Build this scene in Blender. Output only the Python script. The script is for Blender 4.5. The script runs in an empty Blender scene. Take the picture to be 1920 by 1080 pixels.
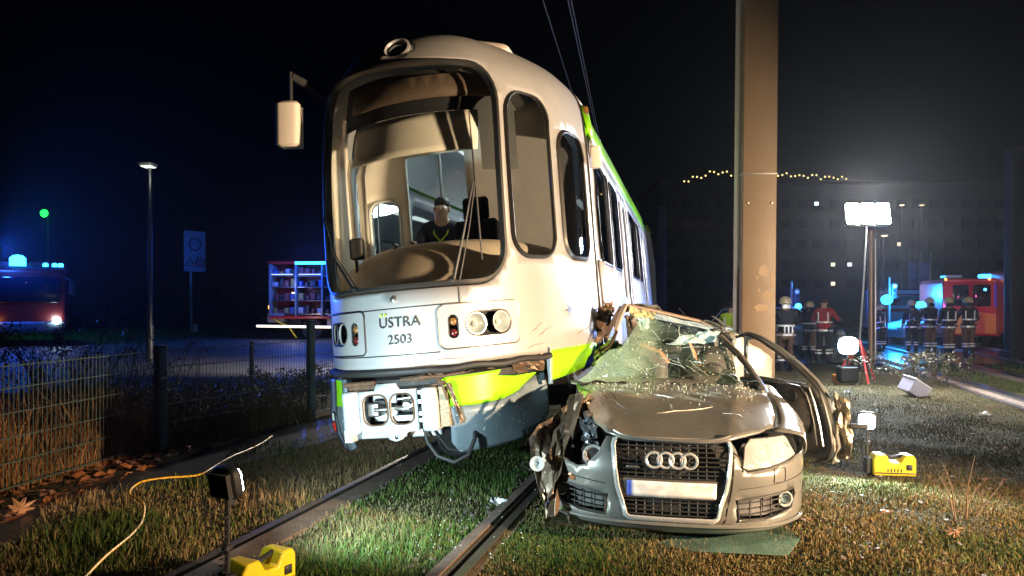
import bpy, bmesh, math, random
import numpy as np
from mathutils import Vector, Matrix, Euler
from mathutils.geometry import delaunay_2d_cdt
random.seed(7); RNG = np.random.default_rng(7)
sc = bpy.context.scene; C = sc.collection
PI = math.pi; R = math.radians
# ------------------------------------------------ camera, sky, exposure
F = 1387.0; H = 1.55; HV = 572.0
cam = bpy.data.cameras.new('camera'); co = bpy.data.objects.new('camera', cam); C.objects.link(co)
co.location = (0, 0, H); co.rotation_euler = (R(90), 0, 0)
cam.sensor_width = 36; cam.lens = 26.0; cam.shift_y = 32/1920; cam.clip_end = 2000; cam.clip_start = 0.05
sc.camera = co
w = bpy.data.worlds.new('World'); sc.world = w; w.use_nodes = True
wn = w.node_tree; bg = wn.nodes['Background']
sky = wn.nodes.new('ShaderNodeTexSky'); sky.sky_type = 'NISHITA'; sky.sun_disc = False
sky.sun_elevation = R(20); sky.sun_rotation = R(160)
wn.links.new(sky.outputs[0], bg.inputs[0]); bg.inputs[1].default_value = 0.00012
sl = bpy.data.lights.new('moon', 'SUN'); sl.energy = 0.004; sl.angle = R(0.5); sl.color = (1, .95, .9)
so = bpy.data.objects.new('moon', sl); C.objects.link(so); so.rotation_euler = (R(70), 0, R(20))
sc.view_settings.view_transform = 'Standard'; sc.view_settings.look = 'None'
sc.view_settings.exposure = 0; sc.view_settings.gamma = 1; sc.view_settings.use_curve_mapping = False

def P(u, v, Y): return Vector(((u-960)/F*Y, Y, H+(HV-v)/F*Y))
def G(u, v, z=0.0):
    Y = (H-z)*F/(v-HV); return Vector(((u-960)/F*Y, Y, z))

def lamp(kind, loc, energy, color, target=None, size=.1, spot=None, blend=.5, name='lamp_light'):
    l = bpy.data.lights.new(name, kind); l.energy = energy; l.color = color
    if kind == 'AREA': l.size = size
    elif kind in ('POINT', 'SPOT'): l.shadow_soft_size = size
    if kind == 'SPOT': l.spot_size = R(spot or 90); l.spot_blend = blend
    o = bpy.data.objects.new(name, l); C.objects.link(o); o.location = loc
    if target is not None:
        o.rotation_euler = (Vector(target)-Vector(loc)).to_track_quat('-Z', 'Y').to_euler()
    return o
WARM = (1.0, .70, .42); COOL = (.72, .96, 1.0); BLUE = (.02, .12, 1.0)
LK = 1.0
lamp('SPOT', (6.6, 1.5, 1.8), 9800*LK, WARM, (0.4, 6.6, 1.1), .12, 66, 1.0, 'warm_flood_light')
lamp('SPOT', (-1.38, 4.02, .64), 400*LK, COOL, (-.35, 5.6, .70), .05, 118, .8, 'work_light_beam')
lamp('SPOT', (3.21, 6.55, .50), 420*LK, COOL, (1.9, 4.6, .0), .05, 165, .4, 'work_light_beam')
lamp('SPOT', (7.15, 14.7, 3.42), 4200*LK, (.95, .97, 1), (5.0, 9.0, -.3), .25, 118, .6, 'mast_light_beam')
lamp('SPOT', (6.5, 14.3, .78), 90*LK, (.55, .8, 1.0), (3.6, 8.0, 0.2), .1, 150, .5, 'low_light_beam')
lamp('SPOT', (-1.2, 17.0, 3.3), 3600*LK, (1, .93, .82), (-4.4, 18.4, 0), .15, 66, .8, name='rear_mast_light')
lamp('SPOT', (-1.35, 16.9, 3.3), 2600*LK, (1, .93, .82), (-2.9, 9.4, 0), .12, 50, .6, name='rear_mast_light')
lamp('SPOT', (6.5, 1.2, 1.75), 4500*LK, (1, .85, .7), (10.8, 23, .6), .12, 32, .7, 'crew_fill_light')  # added fill that brightens the firefighters and their tape, no separate lamp
lamp('POINT', (7.2, 14.6, 3.45), 1300*LK, (.95, .97, 1), None, .2, name='mast_lamp_glow')
lamp('POINT', (-18.3, 26.4, 3.6), 700*LK, BLUE, None, .15, name='beacon_light')
lamp('SPOT', (-18.3, 26.2, 3.5), 9000*LK, BLUE, (-1.5, 7, 2.6), .15, 14, .5, name='beacon_light')
lamp('POINT', (-8.6, 31.2, 3.75), 700*LK, BLUE, None, .1, name='beacon_light')
lamp('POINT', (15.2, 29.3, 2.0), 1500*LK, (.02, .3, 1.0), None, .12, name='beacon_light')
lamp('POINT', (18.2, 27.0, 2.75), 700*LK, BLUE, None, .12, name='beacon_light')
lamp('POINT', (9.4, 24.6, 1.6), 350*LK, BLUE, None, .08, name='beacon_light')
lamp('POINT', (-25.3, 40, 6.3), 120*LK, (.05, 1, .3), None, .1, name='green_light')

# ------------------------------------------------ materials
MATS = {}
def mat(name, col, rough=.5, metal=0., var=.0, scale=6., bump=0., bscale=40., emit=None, estr=0., alpha=None, trans=0., coat=0., col2=None, spec=None, bdist=.01):
    if name in MATS: return MATS[name]
    m = bpy.data.materials.new(name); m.use_nodes = True; MATS[name] = m
    nt = m.node_tree; b = nt.nodes['Principled BSDF']
    b.inputs['Base Color'].default_value = (*col, 1); b.inputs['Roughness'].default_value = rough
    b.inputs['Metallic'].default_value = metal
    if coat: b.inputs['Coat Weight'].default_value = coat; b.inputs['Coat Roughness'].default_value = .08
    if spec is not None: b.inputs['Specular IOR Level'].default_value = spec
    if trans: b.inputs['Transmission Weight'].default_value = trans
    if alpha is not None: b.inputs['Alpha'].default_value = alpha
    if emit: b.inputs['Emission Color'].default_value = (*emit, 1); b.inputs['Emission Strength'].default_value = estr
    tc = nt.nodes.new('ShaderNodeTexCoord')
    if var or col2:
        n = nt.nodes.new('ShaderNodeTexNoise'); n.inputs['Scale'].default_value = scale; n.inputs['Detail'].default_value = 6; n.inputs['Roughness'].default_value = .65
        nt.links.new(tc.outputs['Object'], n.inputs['Vector'])
        r = nt.nodes.new('ShaderNodeValToRGB'); r.color_ramp.elements[0].position = .35; r.color_ramp.elements[1].position = .68
        c2 = col2 if col2 else tuple(max(0, c*(1-var)) for c in col)
        r.color_ramp.elements[0].color = (*c2, 1); r.color_ramp.elements[1].color = (*col, 1)
        nt.links.new(n.outputs['Fac'], r.inputs[0]); nt.links.new(r.outputs[0], b.inputs['Base Color'])
        mr = nt.nodes.new('ShaderNodeMapRange'); mr.inputs[3].default_value = min(1, rough+.15); mr.inputs[4].default_value = max(.02, rough-.06)
        nt.links.new(n.outputs['Fac'], mr.inputs[0]); nt.links.new(mr.outputs[0], b.inputs['Roughness'])
    if bump:
        n2 = nt.nodes.new('ShaderNodeTexNoise'); n2.inputs['Scale'].default_value = bscale; n2.inputs['Detail'].default_value = 5
        nt.links.new(tc.outputs['Object'], n2.inputs['Vector'])
        bp = nt.nodes.new('ShaderNodeBump'); bp.inputs['Strength'].default_value = bump; bp.inputs['Distance'].default_value = bdist
        nt.links.new(n2.outputs['Fac'], bp.inputs['Height']); nt.links.new(bp.outputs[0], b.inputs['Normal'])
    return m
def speckle(m, thr=.72, scale=90, col=(.75, .75, .7), rough=.6):
    """grit, scratches and splinters lying on paint"""
    nt = m.node_tree; b = nt.nodes['Principled BSDF']; tc = nt.nodes.new('ShaderNodeTexCoord')
    n = nt.nodes.new('ShaderNodeTexNoise'); n.inputs['Scale'].default_value = scale; n.inputs['Detail'].default_value = 2
    nt.links.new(tc.outputs['Object'], n.inputs['Vector'])
    r = nt.nodes.new('ShaderNodeMath'); r.operation = 'GREATER_THAN'; r.inputs[1].default_value = thr; nt.links.new(n.outputs['Fac'], r.inputs[0])
    mx = nt.nodes.new('ShaderNodeMix'); mx.data_type = 'RGBA'
    nt.links.new(r.outputs[0], mx.inputs[0]); mx.inputs[7].default_value = (*col, 1)
    src = b.inputs['Base Color']
    if src.links: nt.links.new(src.links[0].from_socket, mx.inputs[6])
    else: mx.inputs[6].default_value = src.default_value
    nt.links.new(mx.outputs[2], b.inputs['Base Color']); return m
def glass_mat(name, tint=(.9, .95, .95), fac=.88, rough=.02):
    if name in MATS: return MATS[name]
    m = bpy.data.materials.new(name); m.use_nodes = True; MATS[name] = m; nt = m.node_tree
    nt.nodes.remove(nt.nodes['Principled BSDF']); out = nt.nodes['Material Output']
    t = nt.nodes.new('ShaderNodeBsdfTransparent'); t.inputs[0].default_value = (*tint, 1)
    g = nt.nodes.new('ShaderNodeBsdfGlossy'); g.inputs['Roughness'].default_value = rough
    fr = nt.nodes.new('ShaderNodeFresnel'); fr.inputs[0].default_value = 1.5
    mx = nt.nodes.new('ShaderNodeMixShader'); nt.links.new(fr.outputs[0], mx.inputs[0])
    nt.links.new(t.outputs[0], mx.inputs[1]); nt.links.new(g.outputs[0], mx.inputs[2]); nt.links.new(mx.outputs[0], out.inputs[0])
    return m
def emis(name, col, s):
    return mat(name, (.1, .1, .1), .5, emit=col, estr=s)
M = dict(
 silver=mat('tram_silver', (.46, .46, .47), .34, .35, .12, 3., .05, 12.),
 saloon=mat('tram_saloon_silver', (.60, .61, .68), .25, .15, .1, 2., .05, 8.),
 green=mat('lime_green_paint', (.26, .70, .01), .35, 0, .15, 5.),
 skirt=speckle(mat('skirt_grey_paint', (.17, .22, .26), .38, .1, .3, 4.), .70, 40),
 black=mat('black_plastic', (.018, .018, .02), .5, 0, .3, 9.),
 rubber=mat('black_rubber', (.015, .015, .016), .65),
 seal=mat('rubber_seal', (.02, .018, .017), .42),
 beige=mat('beige_lining', (.78, .71, .62), .6, 0, .12, 4.),
 cream=mat('cream_plastic', (.68, .62, .54), .55, 0, .1, 5.),
 white=mat('white_plastic', (.72, .74, .74), .45, 0, .1, 8.),
 wiron=mat('white_painted_steel', (.46, .49, .51), .4, .1, .25, 14., .15, 30.),
 steel=mat('bare_steel', (.35, .34, .33), .35, .9, .4, 20.),
 chrome=mat('chrome', (.72, .72, .72), .2, .55),
 rust=mat('rusty_iron', (.13, .075, .045), .7, .3, .5, 25., .4, 60.),
 dark=mat('dark_iron', (.03, .03, .032), .6, .4, .4, 15., .3, 40.),
 torn=mat('torn_body_sheet', (.19, .125, .085), .4, .5, .5, 7., .3, 20.),
 glass=glass_mat('clear_glass'), tint=glass_mat('tinted_glass', (.25, .27, .30)),
 saloonglass=glass_mat('saloon_glass', (.12, .13, .17)),
 lens=glass_mat('lamp_lens', (.8, .88, .9)),
 carpaint=speckle(mat('bronze_grey_car_paint', (.28, .275, .255), .25, .5, .12, 4., coat=.6), .735, 70, (.6, .58, .5)),
 cardark=mat('car_dark_trim', (.02, .019, .019), .55, 0, .2, 20.),
 carin=mat('car_interior_grey', (.075, .07, .068), .6, 0, .3, 12., .2, 60.),
 carin2=mat('car_interior_brown', (.12, .08, .055), .6, 0, .3, 12.),
 pole=None,
 red=mat('red_lens', (.55, .02, .01), .25, emit=(1, .05, .02), estr=.25), amber=mat('amber_lens', (.22, .10, .03), .2),
 yellow=mat('yellow_plastic', (.85, .62, .01), .4, 0, .1, 10.),
 fence=mat('green_coated_wire', (.055, .085, .072), .45, .2),
 firered=mat('fire_engine_red', (.42, .02, .015), .3, 0, .1, 2., coat=.4),
 tyre=mat('tyre_rubber', (.02, .02, .02), .75, 0, .2, 30.),
 skin=mat('skin', (.45, .27, .19), .55), hair=mat('dark_hair', (.02, .013, .01), .6),
 navy=mat('navy_cloth', (.012, .014, .028), .8, 0, .3, 25., .3, 50.), tan=mat('tan_cloth', (.17, .095, .06), .8, 0, .3, 25., .3, 50.),
 reflect=mat('reflective_tape', (.75, .77, .8), .35, .2, emit=(.8, .85, 1), estr=.02), redcloth=mat('red_cloth', (.38, .015, .02), .75, 0, .3, 25.),  # tape emits faintly in place of the light it throws back
 hiviz=mat('yellow_high_visibility_cloth', (.45, .62, .02), .7), helmet=mat('cream_helmet', (.55, .48, .30), .3),
 blueled=emis('blue_beacon_glass', (.02, .3, 1), 12.), greenled=emis('green_lamp_glass', (.01, 1, .04), 5.),
 lamp=emis('lit_lamp_glass', (1, .98, .95), 60.), coolled=emis('lit_led_glass', (.75, .97, 1), 60.), warmled=emis('warm_lamp_glass', (1, .75, .4), 6.),
 pane=mat('dark_window_pane', (.01, .012, .02), .08),
 concrete=mat('concrete', (.27, .25, .23), .85, 0, .35, 3., .5, 30.),
)
# ------------------------------------------------ mesh helpers
class MB:
    def __init__(s): s.v = []; s.f = []
    def add(s, vs, fs, T=None):
        o = len(s.v)
        for p in vs:
            p = Vector(p); s.v.append(tuple(T @ p) if T is not None else tuple(p))
        s.f += [tuple(i+o for i in f) for f in fs]; return s
    def box(s, c, d, rot=None, taper=1.):
        x, y, z = d[0]/2, d[1]/2, d[2]/2; t = taper
        vs = [(-x, -y, -z), (x, -y, -z), (x, y, -z), (-x, y, -z), (-x*t, -y*t, z), (x*t, -y*t, z), (x*t, y*t, z), (-x*t, y*t, z)]
        fs = [(3, 2, 1, 0), (4, 5, 6, 7), (0, 1, 5, 4), (1, 2, 6, 5), (2, 3, 7, 6), (3, 0, 4, 7)]
        T = Matrix.Translation(c) @ (Euler(rot).to_matrix().to_4x4() if rot else Matrix.Identity(4))
        return s.add(vs, fs, T)
    def rbox(s, c, d, r=.02, rot=None, axis=2, n=3):
        """box with rounded edges round one axis plus chamfered ends"""
        ax = {2: (0, 1, 2), 1: (0, 2, 1), 0: (1, 2, 0)}[axis]
        a, b, h = d[ax[0]]/2, d[ax[1]]/2, d[ax[2]]/2
        r = min(r, a*.98, b*.98); rings = []
        ch = min(r*.5, h*.45)
        for (ins, zz) in ((ch, -h), (0, -h+ch), (0, h-ch), (ch, h)):
            ring = []
            for (sx, sy, a0) in ((1, 1, 0), (-1, 1, 90), (-1, -1, 180), (1, -1, 270)):
                for k in range(n+1):
                    t = R(a0+90*k/n); rr = r
                    p = [0, 0, 0]
                    p[ax[0]] = sx*(a-ins-rr)+rr*math.cos(t); p[ax[1]] = sy*(b-ins-rr)+rr*math.sin(t); p[ax[2]] = zz
                    ring.append(p)
            rings.append(ring)
        N = len(rings[0]); vs = [p for rg in rings for p in rg]; fs = []
        for i in range(3):
            for k in range(N): fs.append((i*N+k, i*N+(k+1) % N, (i+1)*N+(k+1) % N, (i+1)*N+k))
        fs.append(tuple(range(N))[::-1]); fs.append(tuple(3*N+k for k in range(N)))
        T = Matrix.Translation(c) @ (Euler(rot).to_matrix().to_4x4() if rot else Matrix.Identity(4))
        return s.add(vs, fs, T)
    def tube(s, pts, r, n=8, closed=False, sq=None):
        pts = [Vector(p) for p in pts]; m = len(pts)
        rs = r if isinstance(r, (list, tuple)) else [r]*m
        o = len(s.v); up = None
        for i, p in enumerate(pts):
            if closed: d = pts[(i+1) % m]-pts[i-1]
            else: d = pts[min(i+1, m-1)]-pts[max(i-1, 0)]
            if d.length < 1e-9: d = Vector((0, 0, 1))
            d.normalize()
            if up is None: up = d.orthogonal().normalized() if abs(d.z) > .95 else Vector((0, 0, 1))
            e = d.cross(up)
            if e.length < 1e-4: e = d.orthogonal()
            e.normalize(); g = e.cross(d).normalized(); up = g
            for k in range(n):
                t = 2*PI*(k+.5)/n; a = math.cos(t)*rs[i]; b = math.sin(t)*rs[i]*(sq or 1)
                s.v.append(tuple(p+e*a+g*b))
        for i in range(m if closed else m-1):
            for k in range(n):
                a = o+i*n+k; b = o+i*n+(k+1) % n; c = o+((i+1) % m)*n+(k+1) % n; d = o+((i+1) % m)*n+k
                s.f.append((a, b, c, d))
        if not closed:
            s.f.append(tuple(o+k for k in range(n))[::-1]); s.f.append(tuple(o+(m-1)*n+k for k in range(n)))
        return s
    def ell(s, c, r, nu=14, nv=9, rot=None):
        if not hasattr(r, '__len__'): r = (r, r, r)
        vs = [(0, 0, r[2])]; fs = []
        for i in range(1, nv):
            for k in range(nu):
                t = PI*i/nv; p = 2*PI*k/nu
                vs.append((r[0]*math.sin(t)*math.cos(p), r[1]*math.sin(t)*math.sin(p), r[2]*math.cos(t)))
        vs.append((0, 0, -r[2])); L = len(vs)-1
        for k in range(nu):
            fs.append((0, 1+k, 1+(k+1) % nu)); fs.append((L, L-nu+(k+1) % nu, L-nu+k))
        for i in range(nv-2):
            for k in range(nu):
                a = 1+i*nu+k; b = 1+i*nu+(k+1) % nu; fs.append((a, a+nu, b+nu, b))
        T = Matrix.Translation(c) @ (Euler(rot).to_matrix().to_4x4() if rot else Matrix.Identity(4))
        return s.add(vs, fs, T)
    def lathe(s, prof, c=(0, 0, 0), rot=None, n=24):
        """prof: (radius, height) rows round local z"""
        vs = []; fs = []
        for (r, z) in prof:
            for k in range(n):
                t = 2*PI*k/n; vs.append((r*math.cos(t), r*math.sin(t), z))
        for i in range(len(prof)-1):
            for k in range(n): fs.append((i*n+k, i*n+(k+1) % n, (i+1)*n+(k+1) % n, (i+1)*n+k))
        fs.append(tuple(range(n))[::-1]); fs.append(tuple((len(prof)-1)*n+k for k in range(n)))
        T = Matrix.Translation(c) @ (Euler(rot).to_matrix().to_4x4() if rot else Matrix.Identity(4))
        return s.add(vs, fs, T)
    def prism(s, out, y0, y1, plane='xz', T=None):
        """outline extruded between two levels"""
        def q(a, b, h): return {'xz': (a, h, b), 'xy': (a, b, h), 'yz': (h, a, b)}[plane]
        n = len(out); vs = [q(a, b, y0) for a, b in out]+[q(a, b, y1) for a, b in out]
        fs = [tuple(range(n)), tuple(range(n, 2*n))[::-1]]+[(i, n+i, n+(i+1) % n, (i+1) % n) for i in range(n)]
        return s.add(vs, fs, T)
    def build(s, name, m, parent=None, smooth=True, bevel=0, sub=0, solid=0, ang=40):
        me = bpy.data.meshes.new(name); me.from_pydata(s.v, [], s.f); me.validate(); me.update()
        bm = bmesh.new(); bm.from_mesh(me); bmesh.ops.recalc_face_normals(bm, faces=bm.faces); bm.to_mesh(me); bm.free()
        return link(name, me, m, parent, smooth, bevel, sub, solid, ang)
def link(name, me, m, parent=None, smooth=True, bevel=0, sub=0, solid=0, ang=40):
    o = bpy.data.objects.new(name, me); C.objects.link(o)
    if m is not None and not me.materials: me.materials.append(m)
    if smooth:
        me.polygons.foreach_set('use_smooth', [True]*len(me.polygons))
        if ang < 180:
            try: me.set_sharp_from_angle(angle=R(ang))
            except Exception: pass
    if parent is not None: o.parent = parent
    if solid:
        q = o.modifiers.new('thickness', 'SOLIDIFY'); q.thickness = solid; q.offset = -1
    if bevel:
        q = o.modifiers.new('bevel', 'BEVEL'); q.width = bevel; q.segments = 2; q.limit_method = 'ANGLE'; q.angle_limit = R(35)
    if sub:
        q = o.modifiers.new('smooth', 'SUBSURF'); q.levels = sub; q.render_levels = sub
    return o
def thing(name, label, cat, loc=(0, 0, 0), rot=(0, 0, 0), group=None):
    o = bpy.data.objects.new(name, None); C.objects.link(o); o.location = loc
    o.rotation_euler = rot if hasattr(rot, '__len__') else (0, 0, rot)
    o['label'] = label; o['category'] = cat; o.empty_display_size = .2
    if group: o['group'] = group
    return o
def tag(o, label, cat, group=None):
    o['label'] = label; o['category'] = cat
    if group: o['group'] = group
    return o
def kind(o, k): o['kind'] = k; return o
def dup(root, loc, rot, label):
    r = root.copy(); C.objects.link(r); r.location = loc; r.rotation_euler = rot if hasattr(rot, '__len__') else (0, 0, rot); r['label'] = label
    for ch in list(root.children):
        c = ch.copy(); C.objects.link(c); c.parent = r
        for g in list(ch.children):
            d = g.copy(); C.objects.link(d); d.parent = c
    return r
def lab(o, l): o['label'] = l; return o
def rrect(x0, x1, z0, z1, r, n=6, skew=0):
    pts = []; r = min(r, (x1-x0)/2*.99, (z1-z0)/2*.99)
    for (cx, cz, a0) in ((x1-r, z1-r, 0), (x0+r, z1-r, 90), (x0+r, z0+r, 180), (x1-r, z0+r, 270)):
        for k in range(n+1):
            t = R(a0+90*k/n); pts.append((cx+r*math.cos(t), cz+r*math.sin(t)))
    return pts
def dens(loop, st, closed=True):
    out = []; n = len(loop)
    for i in range(n if closed else n-1):
        a = Vector(loop[i]); b = Vector(loop[(i+1) % n]); k = max(1, int((b-a).length/st))
        for j in range(k): out.append(tuple(a.lerp(b, j/k)))
    if not closed: out.append(tuple(loop[-1]))
    return out
def inpoly(px, py, poly):
    poly = np.array(poly); x0 = poly[:, 0]; y0 = poly[:, 1]; x1 = np.roll(x0, -1); y1 = np.roll(y0, -1)
    px = np.asarray(px)[:, None]; py = np.asarray(py)[:, None]
    cond = ((y0 > py) != (y1 > py)); xi = (x1-x0)*(py-y0)/np.where(np.abs(y1-y0) < 1e-12, 1e-12, (y1-y0))+x0
    return (np.sum(cond & (px < xi), axis=1) % 2) == 1
def patch2d(outer, holes=(), st=.1):
    loops = [dens(outer, st)]+[dens(h, st) for h in holes]
    vs = []; es = []
    for L in loops:
        o = len(vs); vs += L; es += [(o+i, o+(i+1) % len(L)) for i in range(len(L))]
    A = np.array(vs); x0, y0 = A.min(0); x1, y1 = A.max(0)
    gx, gy = np.meshgrid(np.arange(x0+st/2, x1, st), np.arange(y0+st/2, y1, st))
    gx = gx.ravel(); gy = gy.ravel(); ok = inpoly(gx, gy, loops[0])
    for L in loops[1:]: ok &= ~inpoly(gx, gy, L)
    gx = gx[ok]; gy = gy[ok]
    if len(gx):
        d = np.min((gx[:, None]-A[None, :, 0])**2+(gy[:, None]-A[None, :, 1])**2, axis=1); k = d > (st*.4)**2
        vs = vs+list(zip(gx[k].tolist(), gy[k].tolist()))
    r = delaunay_2d_cdt([Vector(p) for p in vs], es, [], 0, 1e-6)
    V = [tuple(p) for p in r[0]]; T = r[2]
    cx = [sum(V[i][0] for i in f)/len(f) for f in T]; cy = [sum(V[i][1] for i in f)/len(f) for f in T]
    ok = inpoly(cx, cy, loops[0])
    for L in loops[1:]: ok &= ~inpoly(cx, cy, L)
    return V, [tuple(f) for f, k in zip(T, ok) if k]
def patch(name, m, parent, outer, S, holes=(), st=.1, solid=0, ang=180, fn=None):
    V, T = patch2d(outer, holes, st)
    vs = [tuple(S(*p)) for p in V]
    if fn: vs = [tuple(fn(Vector(p), q)) for p, q in zip(vs, V)]
    me = bpy.data.meshes.new(name); me.from_pydata(vs, [], T); me.validate(); me.update()
    return link(name, me, m, parent, True, solid=solid, ang=ang)
def ring(mb, loop, S, r, st=.06, sq=None, closed=True): mb.tube([S(*p) for p in dens(loop, st, closed)], r, 6, closed, sq)
def text2d(body, width, font=None):
    cu = bpy.data.curves.new('t', 'FONT'); cu.body = body; cu.size = 1; cu.resolution_u = 3
    o = bpy.data.objects.new('t', cu); C.objects.link(o); dg = bpy.context.evaluated_depsgraph_get(); dg.update()
    me = o.evaluated_get(dg).to_mesh(); vs = [tuple(v.co) for v in me.vertices]; fs = [tuple(p.vertices) for p in me.polygons]
    o.evaluated_get(dg).to_mesh_clear(); bpy.data.objects.remove(o); bpy.data.curves.remove(cu)
    x0 = min(v[0] for v in vs); x1 = max(v[0] for v in vs); s = width/(x1-x0)
    return [((v[0]-(x0+x1)/2)*s, v[1]*s) for v in vs], fs
def crumple(name, m, parent, c4, nx=10, ny=10, amp=.03, seed=1, solid=.004, ridge=0, smooth=False):
    """sheet between four corners, bent by noise"""
    from mathutils import noise
    a, b, c, d = [Vector(p) for p in c4]; vs = []; fs = []
    nrm = (b-a).cross(d-a); nrm = nrm.normalized() if nrm.length > 0 else Vector((0, 1, 0))
    for j in range(ny+1):
        for i in range(nx+1):
            s, t = i/nx, j/ny
            p = a.lerp(b, s).lerp(d.lerp(c, s), t); q = Vector((s*3+seed*7.3, t*3, seed))
            h = noise.fractal(q, 1.0, 2.0, 3)*amp*2+ridge*math.cos(s*PI*3+seed+t*2)
            e = noise.noise_vector(q*1.7)*amp*.8
            vs.append(tuple(p+nrm*h+e))
    for j in range(ny):
        for i in range(nx):
            k = j*(nx+1)+i; fs.append((k, k+1, k+nx+2, k+nx+1))
    me = bpy.data.meshes.new(name); me.from_pydata(vs, [], fs); me.update()
    return link(name, me, m, parent, smooth, solid=solid, ang=180 if smooth else 30)
# ================================================ TRAM
tram = thing('tram', 'silver tram, derailed and leaning, its damaged nose pressed against the crushed car', 'tram', (-.74, 5.5, .1), (0, R(-5), R(-13.4)))
OUT = [(0, 0), (.3, .05), (.55, .19), (.74, .42), (.88, .65), (1.0, .9), (1.12, 1.2), (1.2, 1.5), (1.26, 1.9), (1.3, 2.4), (1.3, 3.0), (1.3, 12.6)]
# smooth the plan outline and measure it
def _cat(ps, k=8):
    o = []
    for i in range(len(ps)-1):
        p0 = np.array(ps[max(i-1, 0)], float); p1 = np.array(ps[i], float); p2 = np.array(ps[i+1], float); p3 = np.array(ps[min(i+2, len(ps)-1)], float)
        if i == 0: p0 = p1*[1, 1]-(p2-p1)*[1, -1]
        if np.linalg.norm(p2-p1) > 3: o += [p1+(p2-p1)*t for t in np.linspace(0, 1, 12, endpoint=False)]; continue
        for t in np.linspace(0, 1, k, endpoint=False):
            o.append(.5*((2*p1)+(-p0+p2)*t+(2*p0-5*p1+4*p2-p3)*t*t+(-p0+3*p1-3*p2+p3)*t**3))
    o.append(np.array(ps[-1], float)); return np.array(o)
_o = _cat(OUT); _o[:, 0] = np.minimum(_o[:, 0], 1.3); _L = np.concatenate([[0], np.cumsum(np.linalg.norm(np.diff(_o, axis=0), axis=1))])
AEND = float(_L[-1])
ROWS = np.array([(0., -.05, .93, .03), (.6, .6, .97, .0), (1.0, 1.0, 1.0, 0.), (1.6, 1.6, 1.0, .03), (2.5, 2.5, 1.0, .10), (3.0, 3.0, .99, .19), (3.3, 3.32, .965, .28), (3.5, 3.51, .915, .42), (3.7, 3.69, .81, .64), (3.9, 3.83, .64, .98), (4.1, 3.94, .43, 1.45), (4.3, 3.99, .22, 2.0), (4.5, 4.0, .0, 2.5)])
def _row(v):
    i = int(np.clip(np.searchsorted(ROWS[:, 0], v)-1, 0, len(ROWS)-2)); n = len(ROWS)
    t = (v-ROWS[i, 0])/(ROWS[i+1, 0]-ROWS[i, 0])
    def tan(j):
        a = max(j-1, 0); b = min(j+1, n-1); return (ROWS[b, 1:]-ROWS[a, 1:])/(ROWS[b, 0]-ROWS[a, 0])
    h = ROWS[i+1, 0]-ROWS[i, 0]; m0 = tan(i)*h; m1 = tan(i+1)*h
    return (2*t**3-3*t*t+1)*ROWS[i, 1:]+(t**3-2*t*t+t)*m0+(-2*t**3+3*t*t)*ROWS[i+1, 1:]+(t**3-t*t)*m1
def S0(a, v):
    x = float(np.interp(abs(a), _L, _o[:, 0])); y = float(np.interp(abs(a), _L, _o[:, 1]))
    z, ws, y0 = _row(v)
    return Vector((math.copysign(x*max(ws, 0), a), y0+y*(12.6-y0)/12.6, z))
def SO(off):
    def f(a, v):
        p = S0(a, v); e = .02
        du = S0(a+e, v)-S0(a-e, v); dv = S0(a, v+e)-S0(a, v-e); n = du.cross(dv)
        if n.length < 1e-9: return p
        n.normalize(); return p+n*off          # du x dv points outward (towards -y at the nose)
    return f
AJ = 2.58
WS = rrect(-.93, .93, 1.56, 3.36, .3)                       # windscreen
W1 = rrect(.99, 1.60, 1.76, 3.18, .22); W2 = rrect(1.72, 2.38, 1.76, 2.96, .20)
mir = lambda L: [(-x, z) for x, z in L][::-1]
lamp_hole = rrect(.50, .92, 1.175, 1.365, .095); pill_hole = rrect(.37, .45, 1.17, 1.35, .04)
roof_hole = [(.0+.10*math.cos(t), 3.53+.085*math.sin(t)) for t in np.linspace(0, 2*PI, 20, endpoint=False)]
cab = patch('cab_shell', M['silver'], tram, [(-AJ, .98), (AJ, .98), (AJ, 4.499), (-AJ, 4.499)], S0, [WS, W1, W2, mir(W1), mir(W2), lamp_hole, pill_hole, mir(lamp_hole), mir(pill_hole), roof_hole], .085, solid=.03)
sm = MB(); ring(sm, rrect(-.90, .90, 1.59, 3.33, .28), SO(.006), .042, .08, .5); sm.build('windscreen_seal', M['seal'], tram)
patch('windscreen', M['glass'], tram, WS, SO(-.02), (), .12)
for L in (W1, W2, mir(W1), mir(W2)):
    s = 1 if L[0][0] > 0 else -1
    x0 = min(p[0] for p in L); x1 = max(p[0] for p in L); z0 = min(p[1] for p in L); z1 = max(p[1] for p in L)
    wq = MB(); ring(wq, rrect(x0+.012, x1-.012, z0+.012, z1-.012, .2), SO(.004), .028, .07, .5)
    wn_ = wq.build('side_window', M['seal'], tram)
    patch('pane', M['tint'] if L in (W2,) or s < 0 else M['glass'], wn_, L, SO(-.02), (), .15)
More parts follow.
